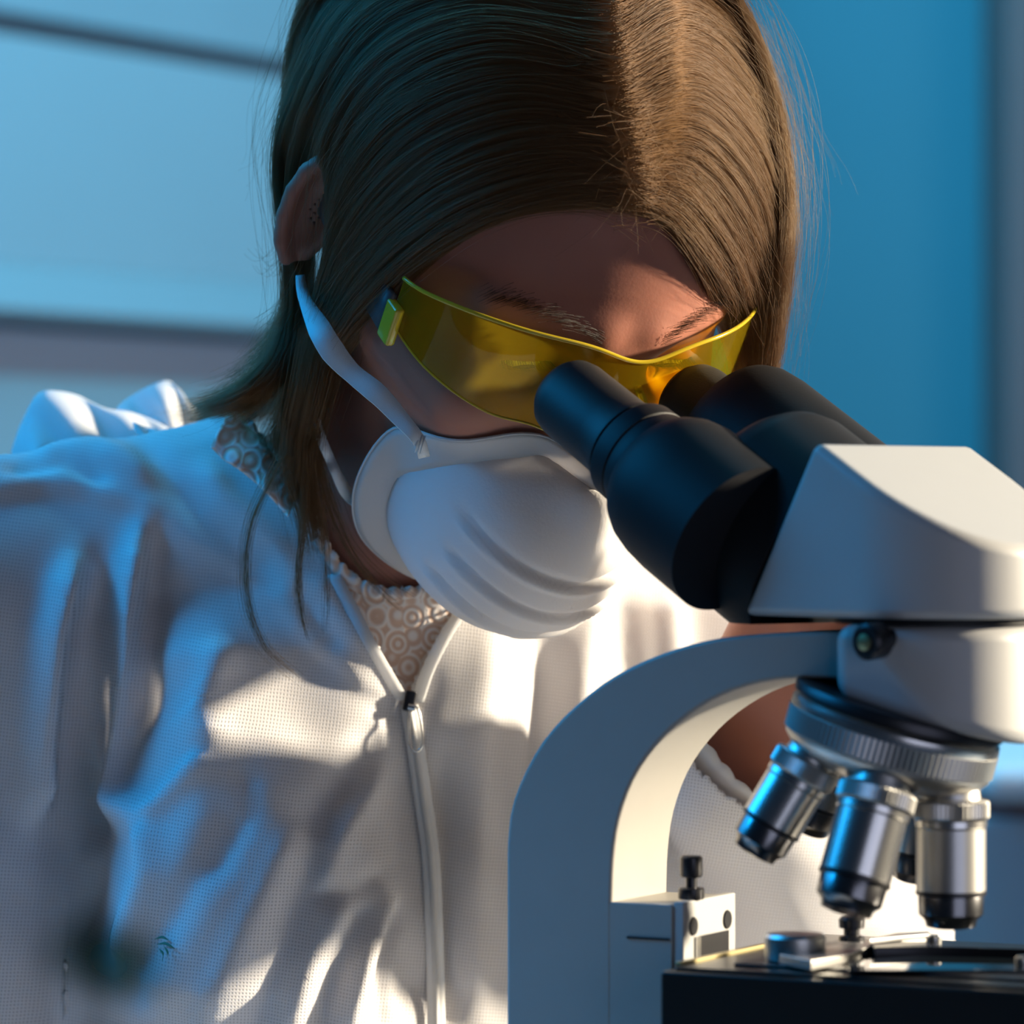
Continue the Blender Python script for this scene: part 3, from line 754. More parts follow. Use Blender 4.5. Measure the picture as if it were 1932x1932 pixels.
# --- zipper
zc = [(772, 1330), (783, 1400), (797, 1500), (812, 1610), (818, 1720), (822, 1850), (824, 1990)]
zmid = on_jacket(zc, .0022, 40)
tape = mat('zip_tape', (.74, .73, .73), .7); grain(tape, 1500, .3, .0003, .05)
strip('zipper_tape', zmid + np.array([-.0036, .0006, 0]), zmid + np.array([.0036, .0006, 0]), tape, jacket, .0008, sub=2)
V, F = [], []
for i in range(len(zmid) * 4 - 4):                                                # coil of the zip
    p = zmid[i // 4] + (zmid[min(i // 4 + 1, len(zmid) - 1)] - zmid[i // 4]) * (i % 4) / 4
    v_, f_ = tube_data([p + (-.0012, -.0002, -.0002), p + (0, -.0009, 0), p + (.0012, -.0002, .0002)], .00042, 5)
    F += [tuple(k + len(V) for k in f) for f in f_]; V += v_
tag(mk('zipper_coil', V, F, tape, jacket), kind='stuff')
for sg, pts in ((-1, [(640, 1085), (668, 1140), (715, 1228), (768, 1320)]), (1, [(905, 1110), (850, 1170), (803, 1255), (778, 1325)])):
    e = on_jacket(pts, .001, 24); w_ = np.linspace(.004, .0035, 24)[:, None]
    strip('opening_edge', e + np.array([sg * -.0008, -.0006, 0]), e + np.array([sg * .0045, -.0012, 0]), hoodm, jacket, .0012, sub=2)
slp = P(773, 1322, surf_y(773, 1330) - .0045)
slider = box('zip_slider', slp, (np.array([.98, 0, -.2]), np.array([0, 1., 0]), np.array([.2, 0, .98])), (-.0022, -.0012, -.0042), (.0022, .0024, .0040), MATS['dark_steel'], jacket, .0007)
lathe('slider_bridge', [(.0008, -.0016), (.0014, -.0014), (.0014, .0014), (.0008, .0016)], slp + (.0008, -.0016, -.0025), (1, 0, -.2), MATS['chrome'], slider, 12)
pull = [(774, 1336), (785, 1333), (792, 1350), (797, 1385), (797, 1405), (789, 1417), (779, 1415), (774, 1400), (772, 1365)]
py_ = slp[1] - .0018
tube('pull_loop', [P(p[0], p[1], py_) for p in catmull(pull + [pull[0]], 40)[:-1]], .00052, MATS['chrome'], slider, 8, True)
# --- blurred dark green print low on the chest, with small leaf strokes beside it
x, y = proj(JV2); fcc = JV2[JF2].mean(1); fx2, fy2 = proj(fcc)
kp = (np.hypot((fx2 - 225) / 1.5, fy2 - 1795) < 140) & (fcc[:, 1] < .16)
LV, LF, _ = prune(JV2, JF2, kp)
ln_ = vnormals(JV2, JF2)[np.unique(JF2[kp])]
pm = mat('print_green', (.012, .075, .062), .8); pm.node_tree.nodes['Principled BSDF'].inputs['Alpha'].default_value = 1
c0 = P(222, 1795, .08)
tcn = nd(pm, 'ShaderNodeTexCoord'); mpn = nd(pm, 'ShaderNodeMapping'); gr = nd(pm, 'ShaderNodeTexGradient', gradient_type='SPHERICAL')
r_ = .0250
mpn.inputs['Scale'].default_value = (1 / (r_ * 1.45), .001, 1 / r_)
off = np.array([c0[0], 0, c0[2] + H]) - np.array(origin_of(person))
mpn.inputs['Location'].default_value = (-off[0] / (r_ * 1.45), 0, -off[2] / r_)
lk(pm, tcn.outputs['Object'], mpn.inputs['Vector']); lk(pm, mpn.outputs['Vector'], gr.inputs['Vector'])
rg = nd(pm, 'ShaderNodeMapRange', interpolation_type='SMOOTHSTEP'); rg.inputs['From Min'].default_value = .0; rg.inputs['From Max'].default_value = 1.0; rg.inputs['To Max'].default_value = .93
lk(pm, gr.outputs['Fac'], rg.inputs['Value']); lk(pm, rg.outputs['Result'], pm.node_tree.nodes['Principled BSDF'].inputs['Alpha'])
tag(mk('printed_mark', LV + ln_ * .0006, LF, pm, jacket), 'soft dark green print on the white cloth')
lm_ = mat('print_leaf', (.05, .16, .10), .8)
for pts in ([(292, 1772), (306, 1768), (318, 1774)], [(296, 1782), (312, 1780), (330, 1790)], [(300, 1790), (308, 1800), (306, 1812)], [(310, 1786), (317, 1798), (316, 1806)]):
    e = on_jacket(pts, .0016, 8); dz = np.sin(np.linspace(.1, math.pi - .1, 8))[:, None] * np.array([0.0002, 0, .0005])
    strip('printed_leaf', e - dz, e + dz, lm_, jacket, .0002)
# --- crumpled hood behind the neck
def hood_piece(ridge, y0, depth, lo_front, lo_back, seed):
    rnd = np.random.default_rng(seed); R = catmull(ridge, 46); V, F = [], []; m_ = 13
    for i, p in enumerate(R):
        for j in range(m_):
            t = j / (m_ - 1) * 2 - 1
            y_ = y0 + depth * t * .5 + .004 * math.sin(i * .5 + j)
            drop = (abs(t) ** 1.6) * (lo_front if t < 0 else lo_back)
            wob = 7 * math.sin(i * .55 + j * .8) * (1 - abs(t)) * .6 + 6 * math.sin(i * .23 - j * .5)
            V.append(P(p[0] + 6 * math.sin(j * .9 + i * .2), p[1] + drop + wob * (0 if t == 0 else 1) * .6, y_))
    for i in range(len(R) - 1):
        for j in range(m_ - 1): F.append((i * m_ + j, i * m_ + j + 1, (i + 1) * m_ + j + 1, (i + 1) * m_ + j))
    o = mk('hood_fold', V, F, hoodm, jacket)
    s_ = o.modifiers.new('s', 'SUBSURF'); s_.levels = 1; s_.render_levels = 1
    s2_ = o.modifiers.new('solid', 'SOLIDIFY'); s2_.thickness = .0008
    return o
hood_piece([(30, 850), (48, 790), (68, 744), (100, 738), (140, 744), (175, 760), (205, 772), (250, 778), (300, 800), (350, 830), (400, 850)], .185, .07, 110, 130, 1)
hood_piece([(225, 775), (250, 748), (285, 726), (315, 718), (338, 735), (360, 762), (400, 790), (440, 820)], .215, .06, 90, 120, 2)
hood_piece([(255, 800), (290, 815), (330, 832), (380, 838), (430, 845)], .155, .035, 40, 60, 3)

# --- lace blouse in the opening
def lace_mat():
    m = bpy.data.materials.new('lace'); m.use_nodes = True; MATS['lace'] = m; b = m.node_tree.nodes['Principled BSDF']
    b.inputs['Roughness'].default_value = .8
    tc = nd(m, 'ShaderNodeTexCoord'); vo = nd(m, 'ShaderNodeTexVoronoi'); vo.inputs['Scale'].default_value = 125; vo.inputs['Randomness'].default_value = .6
    mp = nd(m, 'ShaderNodeMapping'); mp.inputs['Scale'].default_value = (1, .2, .9); lk(m, tc.outputs['Object'], mp.inputs['Vector']); lk(m, mp.outputs['Vector'], vo.inputs['Vector'])
    mm = nd(m, 'ShaderNodeMath', operation='MULTIPLY'); mm.inputs[1].default_value = 21; lk(m, vo.outputs['Distance'], mm.inputs[0])
    sn = nd(m, 'ShaderNodeMath', operation='SINE'); lk(m, mm.outputs[0], sn.inputs[0])
    no = nd(m, 'ShaderNodeTexNoise'); no.inputs['Scale'].default_value = 260; lk(m, tc.outputs['Object'], no.inputs['Vector'])
    ad = nd(m, 'ShaderNodeMath', operation='ADD'); lk(m, sn.outputs[0], ad.inputs[0]); lk(m, no.outputs['Fac'], ad.inputs[1])
    cr = nd(m, 'ShaderNodeMapRange'); cr.inputs['From Min'].default_value = -.1; cr.inputs['From Max'].default_value = 1.4; lk(m, ad.outputs[0], cr.inputs['Value'])
    mx = nd(m, 'ShaderNodeMix', data_type='RGBA'); mx.inputs['A'].default_value = (.66, .47, .37, 1); mx.inputs['B'].default_value = (.82, .77, .75, 1)
    lk(m, cr.outputs['Result'], mx.inputs['Factor']); lk(m, mx.outputs['Result'], b.inputs['Base Color'])
    bu = nd(m, 'ShaderNodeBump'); bu.inputs['Strength'].default_value = .4; bu.inputs['Distance'].default_value = .0004; lk(m, ad.outputs[0], bu.inputs['Height']); lk(m, bu.outputs['Normal'], b.inputs['Normal'])
    return m
lacem = lace_mat()
Bg = Grid(np.arange(-.16, .06, .0028), np.arange(.02, .26, .0028), np.arange(-.14, .06, .0028))
torso(Bg, .0045, arms=False); Bg.capsule(NECK0, NECK1, .0565, .0605, k=.02)
V, F = Bg.mesh(); V = relax(V, F, 2, .5); c_ = V[F].mean(1); bx, by = proj(c_)
BL = [(395, 820), (440, 748), (462, 790), (510, 845), (560, 915), (600, 995), (640, 1062), (690, 1102), (745, 1113), (800, 1108), (860, 1112), (1010, 1112), (1010, 1420), (500, 1420), (395, 1000)]
k_ = in_poly(bx, by, BL) & (c_[:, 1] < .25)
V, F, _ = prune(V, F, k_)
blouse = mk('lace_blouse', V, F, lacem, person)
so = blouse.modifiers.new('solid', 'SOLIDIFY'); so.thickness = .0007
lx, ly = proj(V)
def on_blouse(px, py):
    s_ = np.hypot(lx - px, ly - py) < 22; s_ &= V[:, 1] < .2
    return P(px, py, (float(V[s_, 1].min()) if s_.any() else .09) - .0012)
ne = catmull([(452, 775), (510, 845), (560, 915), (600, 995), (640, 1062), (690, 1102), (745, 1113), (800, 1108), (860, 1112)], 90)
e0 = np.array([on_blouse(*p) for p in ne]); sc_ = np.abs(np.sin(np.linspace(0, math.pi * 22, 90)))[:, None]
strip('lace_edging', e0 + np.array([.0, 0, .0]) + sc_ * np.array([.0010, -.0004, .0014]), e0 - np.array([.002, .0003, .0042]), lacem, blouse, .0008, sub=2)
ca_ = catmull([(446, 742), (462, 792), (492, 832), (530, 880), (560, 930)], 40); cb_ = catmull([(398, 842), (425, 868), (462, 892), (505, 930), (545, 975)], 40)
rf = np.sin(np.linspace(0, 16, 40)) * 3
strip('lace_collar', [P(p[0] + r, p[1], .080 - .0003 * r - .012 * i / 39) for i, (p, r) in enumerate(zip(ca_, rf))], [P(p[0] + r, p[1] + r, .060 + .0003 * r - .012 * i / 39) for i, (p, r) in enumerate(zip(cb_, rf))], lacem, blouse, .0012, sub=5)
# --- scalloped cuff at the raised wrist
cu, cv, ca = frame_from(hh); A_, B_ = [], []
for i in range(97):
    a = 2 * math.pi * i / 96; r0, r1 = .0320, .0335 + .0020 * math.sin(3 * a)
    d0 = cu * math.cos(a) + cv * math.sin(a)
    A_.append(WRL + hh * .010 + d0 * r0); B_.append(WRL + hh * (.025 + .0020 * abs(math.sin(a * 11)) + .003 * math.sin(2 * a + 1)) + d0 * r1)
strip('cuff_edging', A_, B_, hoodm, jacket, .0008, sub=3)

# ------------------------------------------------------------------ respirator mask and safety glasses (shaped in the frame of the head)
def hray(px, py):
    d = unit(np.array([(px - 966) / FPX, 1, (966 - py) / FPX])); return HLOC((0, -DCAM, 0)), HM @ d
def hit(px, py, off=0.0, sdf=None):
    """head-local point (cm) where the sight line meets the skull grown by off, or comes nearest to it"""
    sdf = sdf or skull; o, d = hray(px, py); t = 135.; best = (9e9, t)
    for _ in range(160):
        s = float(sdf((o + d * t)[None])[0]) - off
        if s < best[0]: best = (s, t)
        if s < .004: break
        t += max(s * .8, .02)
        if t > 185: break
    return o + d * best[1]
mask = empty('respirator_mask', HW_((0, 9, -8)), 'white cup respirator mask with moulded ribs worn over the nose and mouth', 'face mask')
NPH, NPS = 120, 44
ph_ = np.linspace(0, 2 * np.pi, NPH, endpoint=False); psi_ = np.linspace(0, np.pi / 2, NPS)
def mask_pt(x, a, b): return MC + np.stack([x, a * MA[1] + b * MB[1], a * MA[2] + b * MB[2]], -1)
cs, sn_ = np.cos(ph_)[:, None], np.sin(ph_)[:, None]; rho = 1 / ((np.abs(cs) / MRX) ** MN + (np.abs(sn_) / np.where(sn_ > 0, MRT, MRB)) ** MN) ** (1 / MN)
rr_ = np.cos(psi_)[None] ** (2 / MN2); h_ = np.sin(psi_)[None] ** (2 / MN2)
mx_, mb_ = rho * cs * rr_, rho * sn_ * rr_
ab_ = mask_base(rho * cs, rho * sn_)
ma_ = ab_ * (1 - h_) + MDEP * h_
GRIDM = mask_pt(mx_, ma_, mb_)
# moulded ribs running across the cup
disp = np.zeros(mx_.shape)
for bc, bs in ((.95, 1.75), (-.85, .05), (-2.6, -1.5)):
    db = mb_ - (bc + (bs - bc) * (np.abs(mx_) / MRX) ** 2)
    disp += (.15 * np.exp(-((db + .16) / .17) ** 2) - .20 * np.exp(-((db - .20) / .20) ** 2)) * np.clip((4.25 - np.abs(mx_)) / .35, 0, 1) * np.clip((psi_[None] - .10) / .15, 0, 1)
Nn = np.gradient(GRIDM, axis=1); Na = np.roll(GRIDM, -1, 0) - np.roll(GRIDM, 1, 0); nn = np.cross(Na, Nn); nn /= np.linalg.norm(nn, axis=-1, keepdims=True) + 1e-9
if nn[10, 20, 1] < 0: nn = -nn
nn[:, -1] = MA
GRIDM = GRIDM + nn * disp[..., None]
VM = HW_(GRIDM.reshape(-1, 3)); FM = []
for i in range(NPH):
    for k in range(NPS - 1): FM.append((i * NPS + k, i * NPS + k + 1, ((i + 1) % NPH) * NPS + k + 1, ((i + 1) % NPH) * NPS + k))
cup = mk('cup', VM, FM, maskm, mask)
s_ = cup.modifiers.new('solid', 'SOLIDIFY'); s_.thickness = .0012; s_.offset = 0
# flat welded flange, wide at the cheeks
deg = np.degrees(ph_); sdeg = np.abs((deg - 180 + 180) % 360 - 180); lat = np.where(deg < 180, deg, deg)
fold_ = np.where(np.cos(ph_) < 0, np.abs(deg - 180), np.minimum(deg, 360 - deg)) * np.where(np.sin(ph_) >= 0, 1, -1)     # elevation: -90 chin .. 90 nose
wfl = 1.45 * np.clip((fold_ + 78) / 40, 0, 1) ** .8 * np.clip((84 - fold_) / 45, 0, 1) ** .8 + .12 + .65 * np.clip((fold_ - 25) / 40, 0, 1)
rim = np.stack([mx_[:, 0], ma_[:, 0], mb_[:, 0]], -1); V, F = [], []; NF = 6
for i in range(NPH):
    n2_ = unit((mx_[i, 0] / MRX ** 2, 0, mb_[i, 0] / MRB ** 2)); od = unit(n2_ * .80 + np.array([0, -.60, 0]))
    for k in range(NF):
        t = k / (NF - 1) * 1.0 - .08; q = rim[i] + od * wfl[i] * t + np.array([0, .10 * math.sin(t * math.pi), 0])
        V.append(mask_pt(*q))
V = np.array(V)
for _ in range(30): V += MA * np.clip(.16 - skull(V), 0, .2)[:, None]                # lies on the cheek
Vg = V.reshape(NPH, NF, 3)
for _ in range(3): Vg[:, 1:] = (np.roll(Vg, 1, 0) + 2 * Vg + np.roll(Vg, -1, 0))[:, 1:] / 4
V = HW_(Vg.reshape(-1, 3))
for i in range(NPH):
    for k in range(NF - 1): F.append((i * NF + k, i * NF + k + 1, ((i + 1) % NPH) * NF + k + 1, ((i + 1) % NPH) * NF + k))
fl = mk('flange', V, F, cloth_mat('flange_cloth', (.78, .75, .74), False, .35), mask)
s_ = fl.modifiers.new('solid', 'SOLIDIFY'); s_.thickness = .0009; s_.offset = 0
tube('sealed_edge', V[NF - 1::NF], .0006, maskm, mask, 6, True)
# straps: flat elastic bands stapled to the flange
strapm = mat('strap_elastic', (.62, .66, .68), .6); grain(strapm, 2500, .5, .0003, .05)
def band(name, mid_px, w_px, depth_off, n=36):
    A_, B_ = [], []; c = catmull([m[:2] for m in mid_px], n); ww = np.interp(np.linspace(0, 1, n), np.linspace(0, 1, len(w_px)), w_px)
    pts = np.array([hit(p[0], p[1], np.interp(i / (n - 1), np.linspace(0, 1, len(depth_off)), depth_off)) for i, p in enumerate(c)])
    for _ in range(3): pts[1:-1] = (pts[:-2] + pts[1:-1] * 2 + pts[2:]) / 4
    pw = HW_(pts)
    for i in range(n):
        t = c[min(i + 1, n - 1)] - c[max(i - 1, 0)]; nrm = np.array([-t[1], t[0]]) / np.linalg.norm(t)
        sc_ = (DCAM + pw[i, 1]) / FPX; o_ = np.array([nrm[0], .35, -nrm[1]]) * ww[i] * sc_ / 2
        A_.append(pw[i] - o_); B_.append(pw[i] + o_)
    return strip(name, A_, B_, strapm, mask, .0008, sub=2)
band('upper_strap', [(800, 862), (790, 828), (760, 795), (715, 745), (665, 705), (625, 660), (597, 610), (572, 560), (566, 520)], [22, 26, 34, 40, 36, 46, 44, 24, 16], [1.0, .9, .9, 1.1, 1.3, 1.5, 1.5, 1.3])
band('lower_strap', [(712, 952), (685, 953), (662, 940), (640, 905), (622, 865), (604, 822), (598, 790)], [16, 20, 24, 18, 18, 18, 14], [.75, .6, .9, 1.0, 1.0, 1.0])
for px_, py__, ang in ((792, 838, 75), (694, 951, 8)):
    c = HW_(hit(px_, py__, 1.0)); u2 = np.array([math.cos(math.radians(ang)), 0, math.sin(math.radians(ang))]); v2 = np.array([-u2[2], 0, u2[0]])
    for k in (-1, 0, 1):
        tube('staple_ridge', [c - u2 * .0035 + v2 * k * .0011, c + (0, -.0006, 0) + v2 * k * .0011, c + u2 * .0035 + v2 * k * .0011], .00035, strapm, mask, 6)

# --- safety glasses
gl_ = empty('safety_glasses', HW_((0, 10, 0)), 'yellow tinted wraparound safety glasses with grey temples', 'safety glasses')
lens = bpy.data.materials.new('yellow_lens'); lens.use_nodes = True; nt = lens.node_tree; nt.nodes.remove(nt.nodes['Principled BSDF'])
tb = nt.nodes.new('ShaderNodeBsdfTransparent'); tb.inputs['Color'].default_value = (.93, .74, .03, 1)
gb = nt.nodes.new('ShaderNodeBsdfGlossy'); gb.inputs['Roughness'].default_value = .03; gb.inputs['Color'].default_value = (1, .95, .7, 1)
db = nt.nodes.new('ShaderNodeBsdfDiffuse'); db.inputs['Color'].default_value = (.80, .58, .02, 1)
tlb = nt.nodes.new('ShaderNodeBsdfTranslucent'); tlb.inputs['Color'].default_value = (.80, .58, .02, 1)
fr_ = nt.nodes.new('ShaderNodeFresnel'); fr_.inputs['IOR'].default_value = 1.32
m0 = nt.nodes.new('ShaderNodeMixShader'); m0.inputs['Fac'].default_value = .5
m1 = nt.nodes.new('ShaderNodeMixShader'); m1.inputs['Fac'].default_value = .20
m2 = nt.nodes.new('ShaderNodeMixShader')
L_ = nt.links.new
L_(db.outputs[0], m0.inputs[1]); L_(tlb.outputs[0], m0.inputs[2])
L_(tb.outputs[0], m1.inputs[1]); L_(m0.outputs[0], m1.inputs[2])
L_(fr_.outputs[0], m2.inputs['Fac']); L_(m1.outputs[0], m2.inputs[1]); L_(gb.outputs[0], m2.inputs[2]); L_(m2.outputs[0], nt.nodes['Material Output'].inputs['Surface'])
grain(mat('temple_grey', (.055, .062, .07), .5), 900, .1, .0002, .05)
clear = mat('clear_yellow', (.85, .62, .04), .12, 0, .5); clear.node_tree.nodes['Principled BSDF'].inputs['Transmission Weight'].default_value = .45
RX, RY, Y0 = 7.6, 6.3, 4.2
def lens_az(px, py):
    o, d = hray(px, py); ts_ = np.linspace(130, 178, 6001); p = o + d * ts_[:, None]
    g2 = (p[:, 0] / RX) ** 2 + ((p[:, 1] - Y0) / RY) ** 2 - 1; i = int(np.argmax(g2 < 0)); q = p[i]
    return math.degrees(math.atan2(q[0] / RX, (q[1] - Y0) / RY)), q[2]
TOPP = [lens_az(*p) for p in [(770, 535), (850, 575), (930, 606), (1000, 630), (1060, 645), (1130, 660), (1175, 680), (1225, 697)]]
BOTP = [lens_az(*p) for p in [(743, 612), (800, 692), (870, 750), (930, 785), (1010, 802)]]
az_t = [abs(a) for a, z in TOPP][::-1]; z_t = [z for a, z in TOPP][::-1]; az_t[0] = 0
az_b = [0, 4, 8, 13, 19] + [abs(a) for a, z in BOTP][::-1]; z_b = [-.15, -.45, -1.3, -1.9, -2.15] + [z for a, z in BOTP][::-1]
az_ = np.linspace(-84, 84, 121); NZ = 13; V, F = [], []
def lens_pt(a, z, off=0.0):
    r = math.radians(a); bul = -.035 * (z + .3) ** 2
    return np.array([(RX + off) * math.sin(r), Y0 + (RY + off + bul) * math.cos(r), z])
top_c, bot_c = [], []
for a in az_:
    zt, zb = float(np.mean([np.interp(abs(a + e), az_t, z_t) for e in (-7, -4, -2, 0, 2, 4, 7)])), float(np.mean([np.interp(abs(a + e), az_b, z_b) for e in (-2, 0, 2)])); top_c.append(lens_pt(a, zt)); bot_c.append(lens_pt(a, zb))
    for j in range(NZ): V.append(HW_(lens_pt(a, zt + (zb - zt) * j / (NZ - 1))))
for i in range(len(az_) - 1):
    for j in range(NZ - 1): F.append((i * NZ + j, i * NZ + j + 1, (i + 1) * NZ + j + 1, (i + 1) * NZ + j))
lo_ = mk('lens_shield', V, F, lens, gl_)
top_c = np.array(top_c); bot_c = np.array(bot_c)
for _ in range(6):
    for c in (top_c, bot_c): c[1:-1] = (c[:-2] + 2 * c[1:-1] + c[2:]) / 4
tube('brow_edge', HW_(top_c + np.array([0, -.02, .02])), .00085, clear, gl_, 8)
tube('lower_edge', HW_(bot_c), .0005, clear, gl_, 6)
# nose bridge pads
for s in (-1, 1):
    q = catmull([(s * .35, 10.2, .1), (s * 1.0, 9.9, -.8), (s * 1.5, 9.7, -1.8)], 10)
    tube('nose_pad', HW_(q), np.linspace(.0016, .0024, 10), clear, gl_, 8)
# hinge blocks and temples
for s in (-1, 1):
    hx = np.stack([HL * s, HF, HU]); 
    c = HW_((s * 7.58, 4.9, -.45))
    hb = box('hinge_block', c, (unit(HL * s), unit(HF), HU), (-.0016, -.0035, -.0085), (.0026, .0055, .0080), clear, gl_, .0012)
    tpl = catmull([(s * 7.62, 4.7, -.35), (s * 7.75, 2.5, -.1), (s * 7.7, 0, .1), (s * 7.5, -2.8, .1), (s * 7.1, -5.0, -1.2)], 24); hw_ = np.linspace(.85, .42, 24)
    A_ = HW_(tpl + np.stack([0 * hw_, 0 * hw_, hw_], 1)); B_ = HW_(tpl - np.stack([0 * hw_, 0 * hw_, hw_], 1))
    strip('temple', A_, B_, MATS['temple_grey'], gl_, .0022, sub=2)

# ------------------------------------------------------------------ hair: real strands
rng = np.random.default_rng(7)
hairm = bpy.data.materials.new('brown_hair'); hairm.use_nodes = True; nt = hairm.node_tree
for n in list(nt.nodes):
    if n.type == 'BSDF_PRINCIPLED': nt.nodes.remove(n)
hb_ = nt.nodes.new('ShaderNodeBsdfHairPrincipled'); hb_.parametrization = 'COLOR'
hb_.inputs['Color'].default_value = (.045, .021, .008, 1); hb_.inputs['IOR'].default_value = 1.40; hb_.inputs['Roughness'].default_value = .38; hb_.inputs['Radial Roughness'].default_value = .35
for k_, v_2 in (('Random Roughness', .3), ('Random Color', .25), ('Random', .25)):
    if k_ in hb_.inputs: hb_.inputs[k_].default_value = v_2
hd_ = nt.nodes.new('ShaderNodeBsdfPrincipled'); hd_.inputs['Base Color'].default_value = (.155, .072, .021, 1); hd_.inputs['Roughness'].default_value = .6; hd_.inputs['Specular IOR Level'].default_value = .12
hm_ = nt.nodes.new('ShaderNodeMixShader'); hm_.inputs['Fac'].default_value = .5
nt.links.new(hd_.outputs[0], hm_.inputs[1]); nt.links.new(hb_.outputs[0], hm_.inputs[2])
nt.links.new(hm_.outputs[0], nt.nodes['Material Output'].inputs['Surface'])
def scalp(p):                                   # cm: the shape the combed hair lies on
    d = ell(p, (0, -1.2, 3.4), (7.75, 10.1, 8.1))
    d = smin(d, ell(p, (0, .6, -1.6), (7.2, 7.0, 7.2)), 1.5)
    return d
def push_out(pts, off):
    """keep points at least off (cm) outside the scalp shape"""
    for _ in range(3):
        d = scalp(pts); e = .05
        g_ = np.stack([scalp(pts + np.eye(3)[k] * e) - d for k in range(3)], -1) / e
        g_ /= np.linalg.norm(g_, axis=-1, keepdims=True) + 1e-9
        m_ = np.clip(off - d, 0, None)
        pts = pts + g_ * m_[..., None]
    return pts
def guide(px, off, n=22, free=None):
    """guide curve: picture points dropped onto the scalp shape, head-local cm"""
    pts = np.array([hit(p[0], p[1], off if len(p) < 3 else p[2], scalp) for p in px])
    return catmull(pts, n)
NP = 22
# near side (image left), front to back
LG = [
    [(1196, 378), (1090, 385), (970, 404), (870, 445), (785, 505), (715, 570), (655, 635), (618, 700), (600, 780), (590, 850)],
    [(1192, 350), (1060, 348), (910, 388), (790, 460), (700, 550), (640, 640), (605, 720), (585, 800), (575, 870)],
    [(1182, 295), (1010, 275), (840, 330), (710, 440), (650, 540), (612, 640), (590, 730), (570, 810), (555, 880)],
    [(1168, 205), (960, 160), (770, 235), (665, 360), (630, 470), (600, 580), (580, 680), (562, 760), (545, 830)],
    [(1152, 90), (920, 40), (740, 110), (640, 250), (622, 380), (600, 560), (568, 660), (545, 740), (520, 800)],
    [(1140, -50), (860, -70), (680, 10), (590, 170), (552, 300), (565, 470), (562, 610), (535, 690), (490, 750), (430, 780)],
    [(1120, -180), (820, -160), (640, -20), (560, 170), (530, 300), (548, 470), (553, 610), (515, 690), (440, 750), (350, 775)],
]
RG = [
    [(1204, 378), (1262, 425), (1325, 515), (1372, 610), (1398, 690), (1405, 770)],
    [(1200, 345), (1290, 365), (1370, 475), (1412, 590), (1424, 690), (1424, 780)],
    [(1192, 285), (1305, 265), (1400, 370), (1440, 510), (1442, 650), (1430, 780)],
    [(1178, 200), (1305, 145), (1420, 260), (1462, 420), (1460, 580), (1438, 760)],
    [(1158, 95), (1290, 20), (1410, 130), (1466, 310), (1472, 470), (1450, 650), (1430, 780)],
    [(1140, -50), (1270, -80), (1390, 20), (1452, 180), (1478, 330), (1478, 480), (1455, 650), (1435, 780)],
    [(1120, -180), (1260, -160), (1380, -20), (1445, 160), (1470, 320), (1470, 500), (1440, 680)],
]
LG = np.array([guide(g2, .75, NP) for g2 in LG]); RG = np.array([guide(g2, .55, NP) for g2 in RG])
# back of the head, towards the gathered nape
nape = np.array([-1.5, -8.6, -7.5])
def back_guides(front, xs):
    out = []
    for x0, y0 in xs:
        top = np.array([x0, y0, 11.5]); side_ = np.array([x0 * 2.2 - 1.0, y0 - 5.5, 8]); mid_ = np.array([x0 * 1.8 - 1, -10.5, 2]); low = np.array([x0 * .8 - 1.2, -9.6, -4])
        out.append(push_out(catmull([top, side_, mid_, low, nape], NP), .75))
    return np.array(out)
BG = np.concatenate([LG[-1:], back_guides(None, [(-2.6, -2), (-1.6, -4.0), (0, -5), (1.6, -4.0), (2.8, -2.5)]), RG[-1:]])
def lerp_rows(Gs, s):
    i = np.clip(s.astype(int), 0, len(Gs) - 2); f_ = (s - i)[:, None, None]
    return Gs[i] * (1 - f_) + Gs[i + 1] * f_
def resample_tail(c, cutoff):
    """cut every strand at a fraction of its length"""
    n, k, _ = c.shape; t = np.linspace(0, 1, k)[None] * cutoff[:, None] * (k - 1); i = np.minimum(t.astype(int), k - 2); f_ = (t - i)[..., None]
    r = np.arange(n)[:, None]
    return c[r, i] * (1 - f_) + c[r, i + 1] * f_
def clump(Gs, n, spread=.16, depth=.8, start=0.0, wild=.10, cut_lo=.8):
    s = rng.uniform(0, len(Gs) - 1.0001, n); c = lerp_rows(Gs, s)
    # locks: strands near one another drift together
    lock = np.floor(s * 16); lr = np.random.default_rng(3).normal(size=(int(lock.max()) + 2, 3)) * .12
    t = np.linspace(0, 1, NP)[None, :, None]
    c = c + lr[lock.astype(int)][:, None, :] * np.sin(t * math.pi * .9) * 1.0
    c = c + rng.normal(size=(n, 1, 3)) * spread * (.25 + t * .9 + 1.3 * np.exp(-t * 14))
    ph = rng.uniform(0, 6.28, (n, 1, 3)); fr2 = rng.uniform(3, 9, (n, 1, 3))
    c = c + wild * np.sin(ph + fr2 * t) * t
    off = rng.uniform(-.45, depth - .45, n)[:, None]
    tt = np.linspace(0, 1, NP)[None]
    c = push_out(c.reshape(-1, 3), np.repeat(np.clip(.30 + off * .6, .05, None), NP, 1).reshape(-1) if off.shape[1] == 1 else off).reshape(n, NP, 3)
    return resample_tail(c, rng.uniform(cut_lo, 1, n) if start == 0 else rng.uniform(cut_lo, 1, n))
strands = []   # world-space arrays
EW = HW_(EARC); ex_, ey_ = proj(EW)
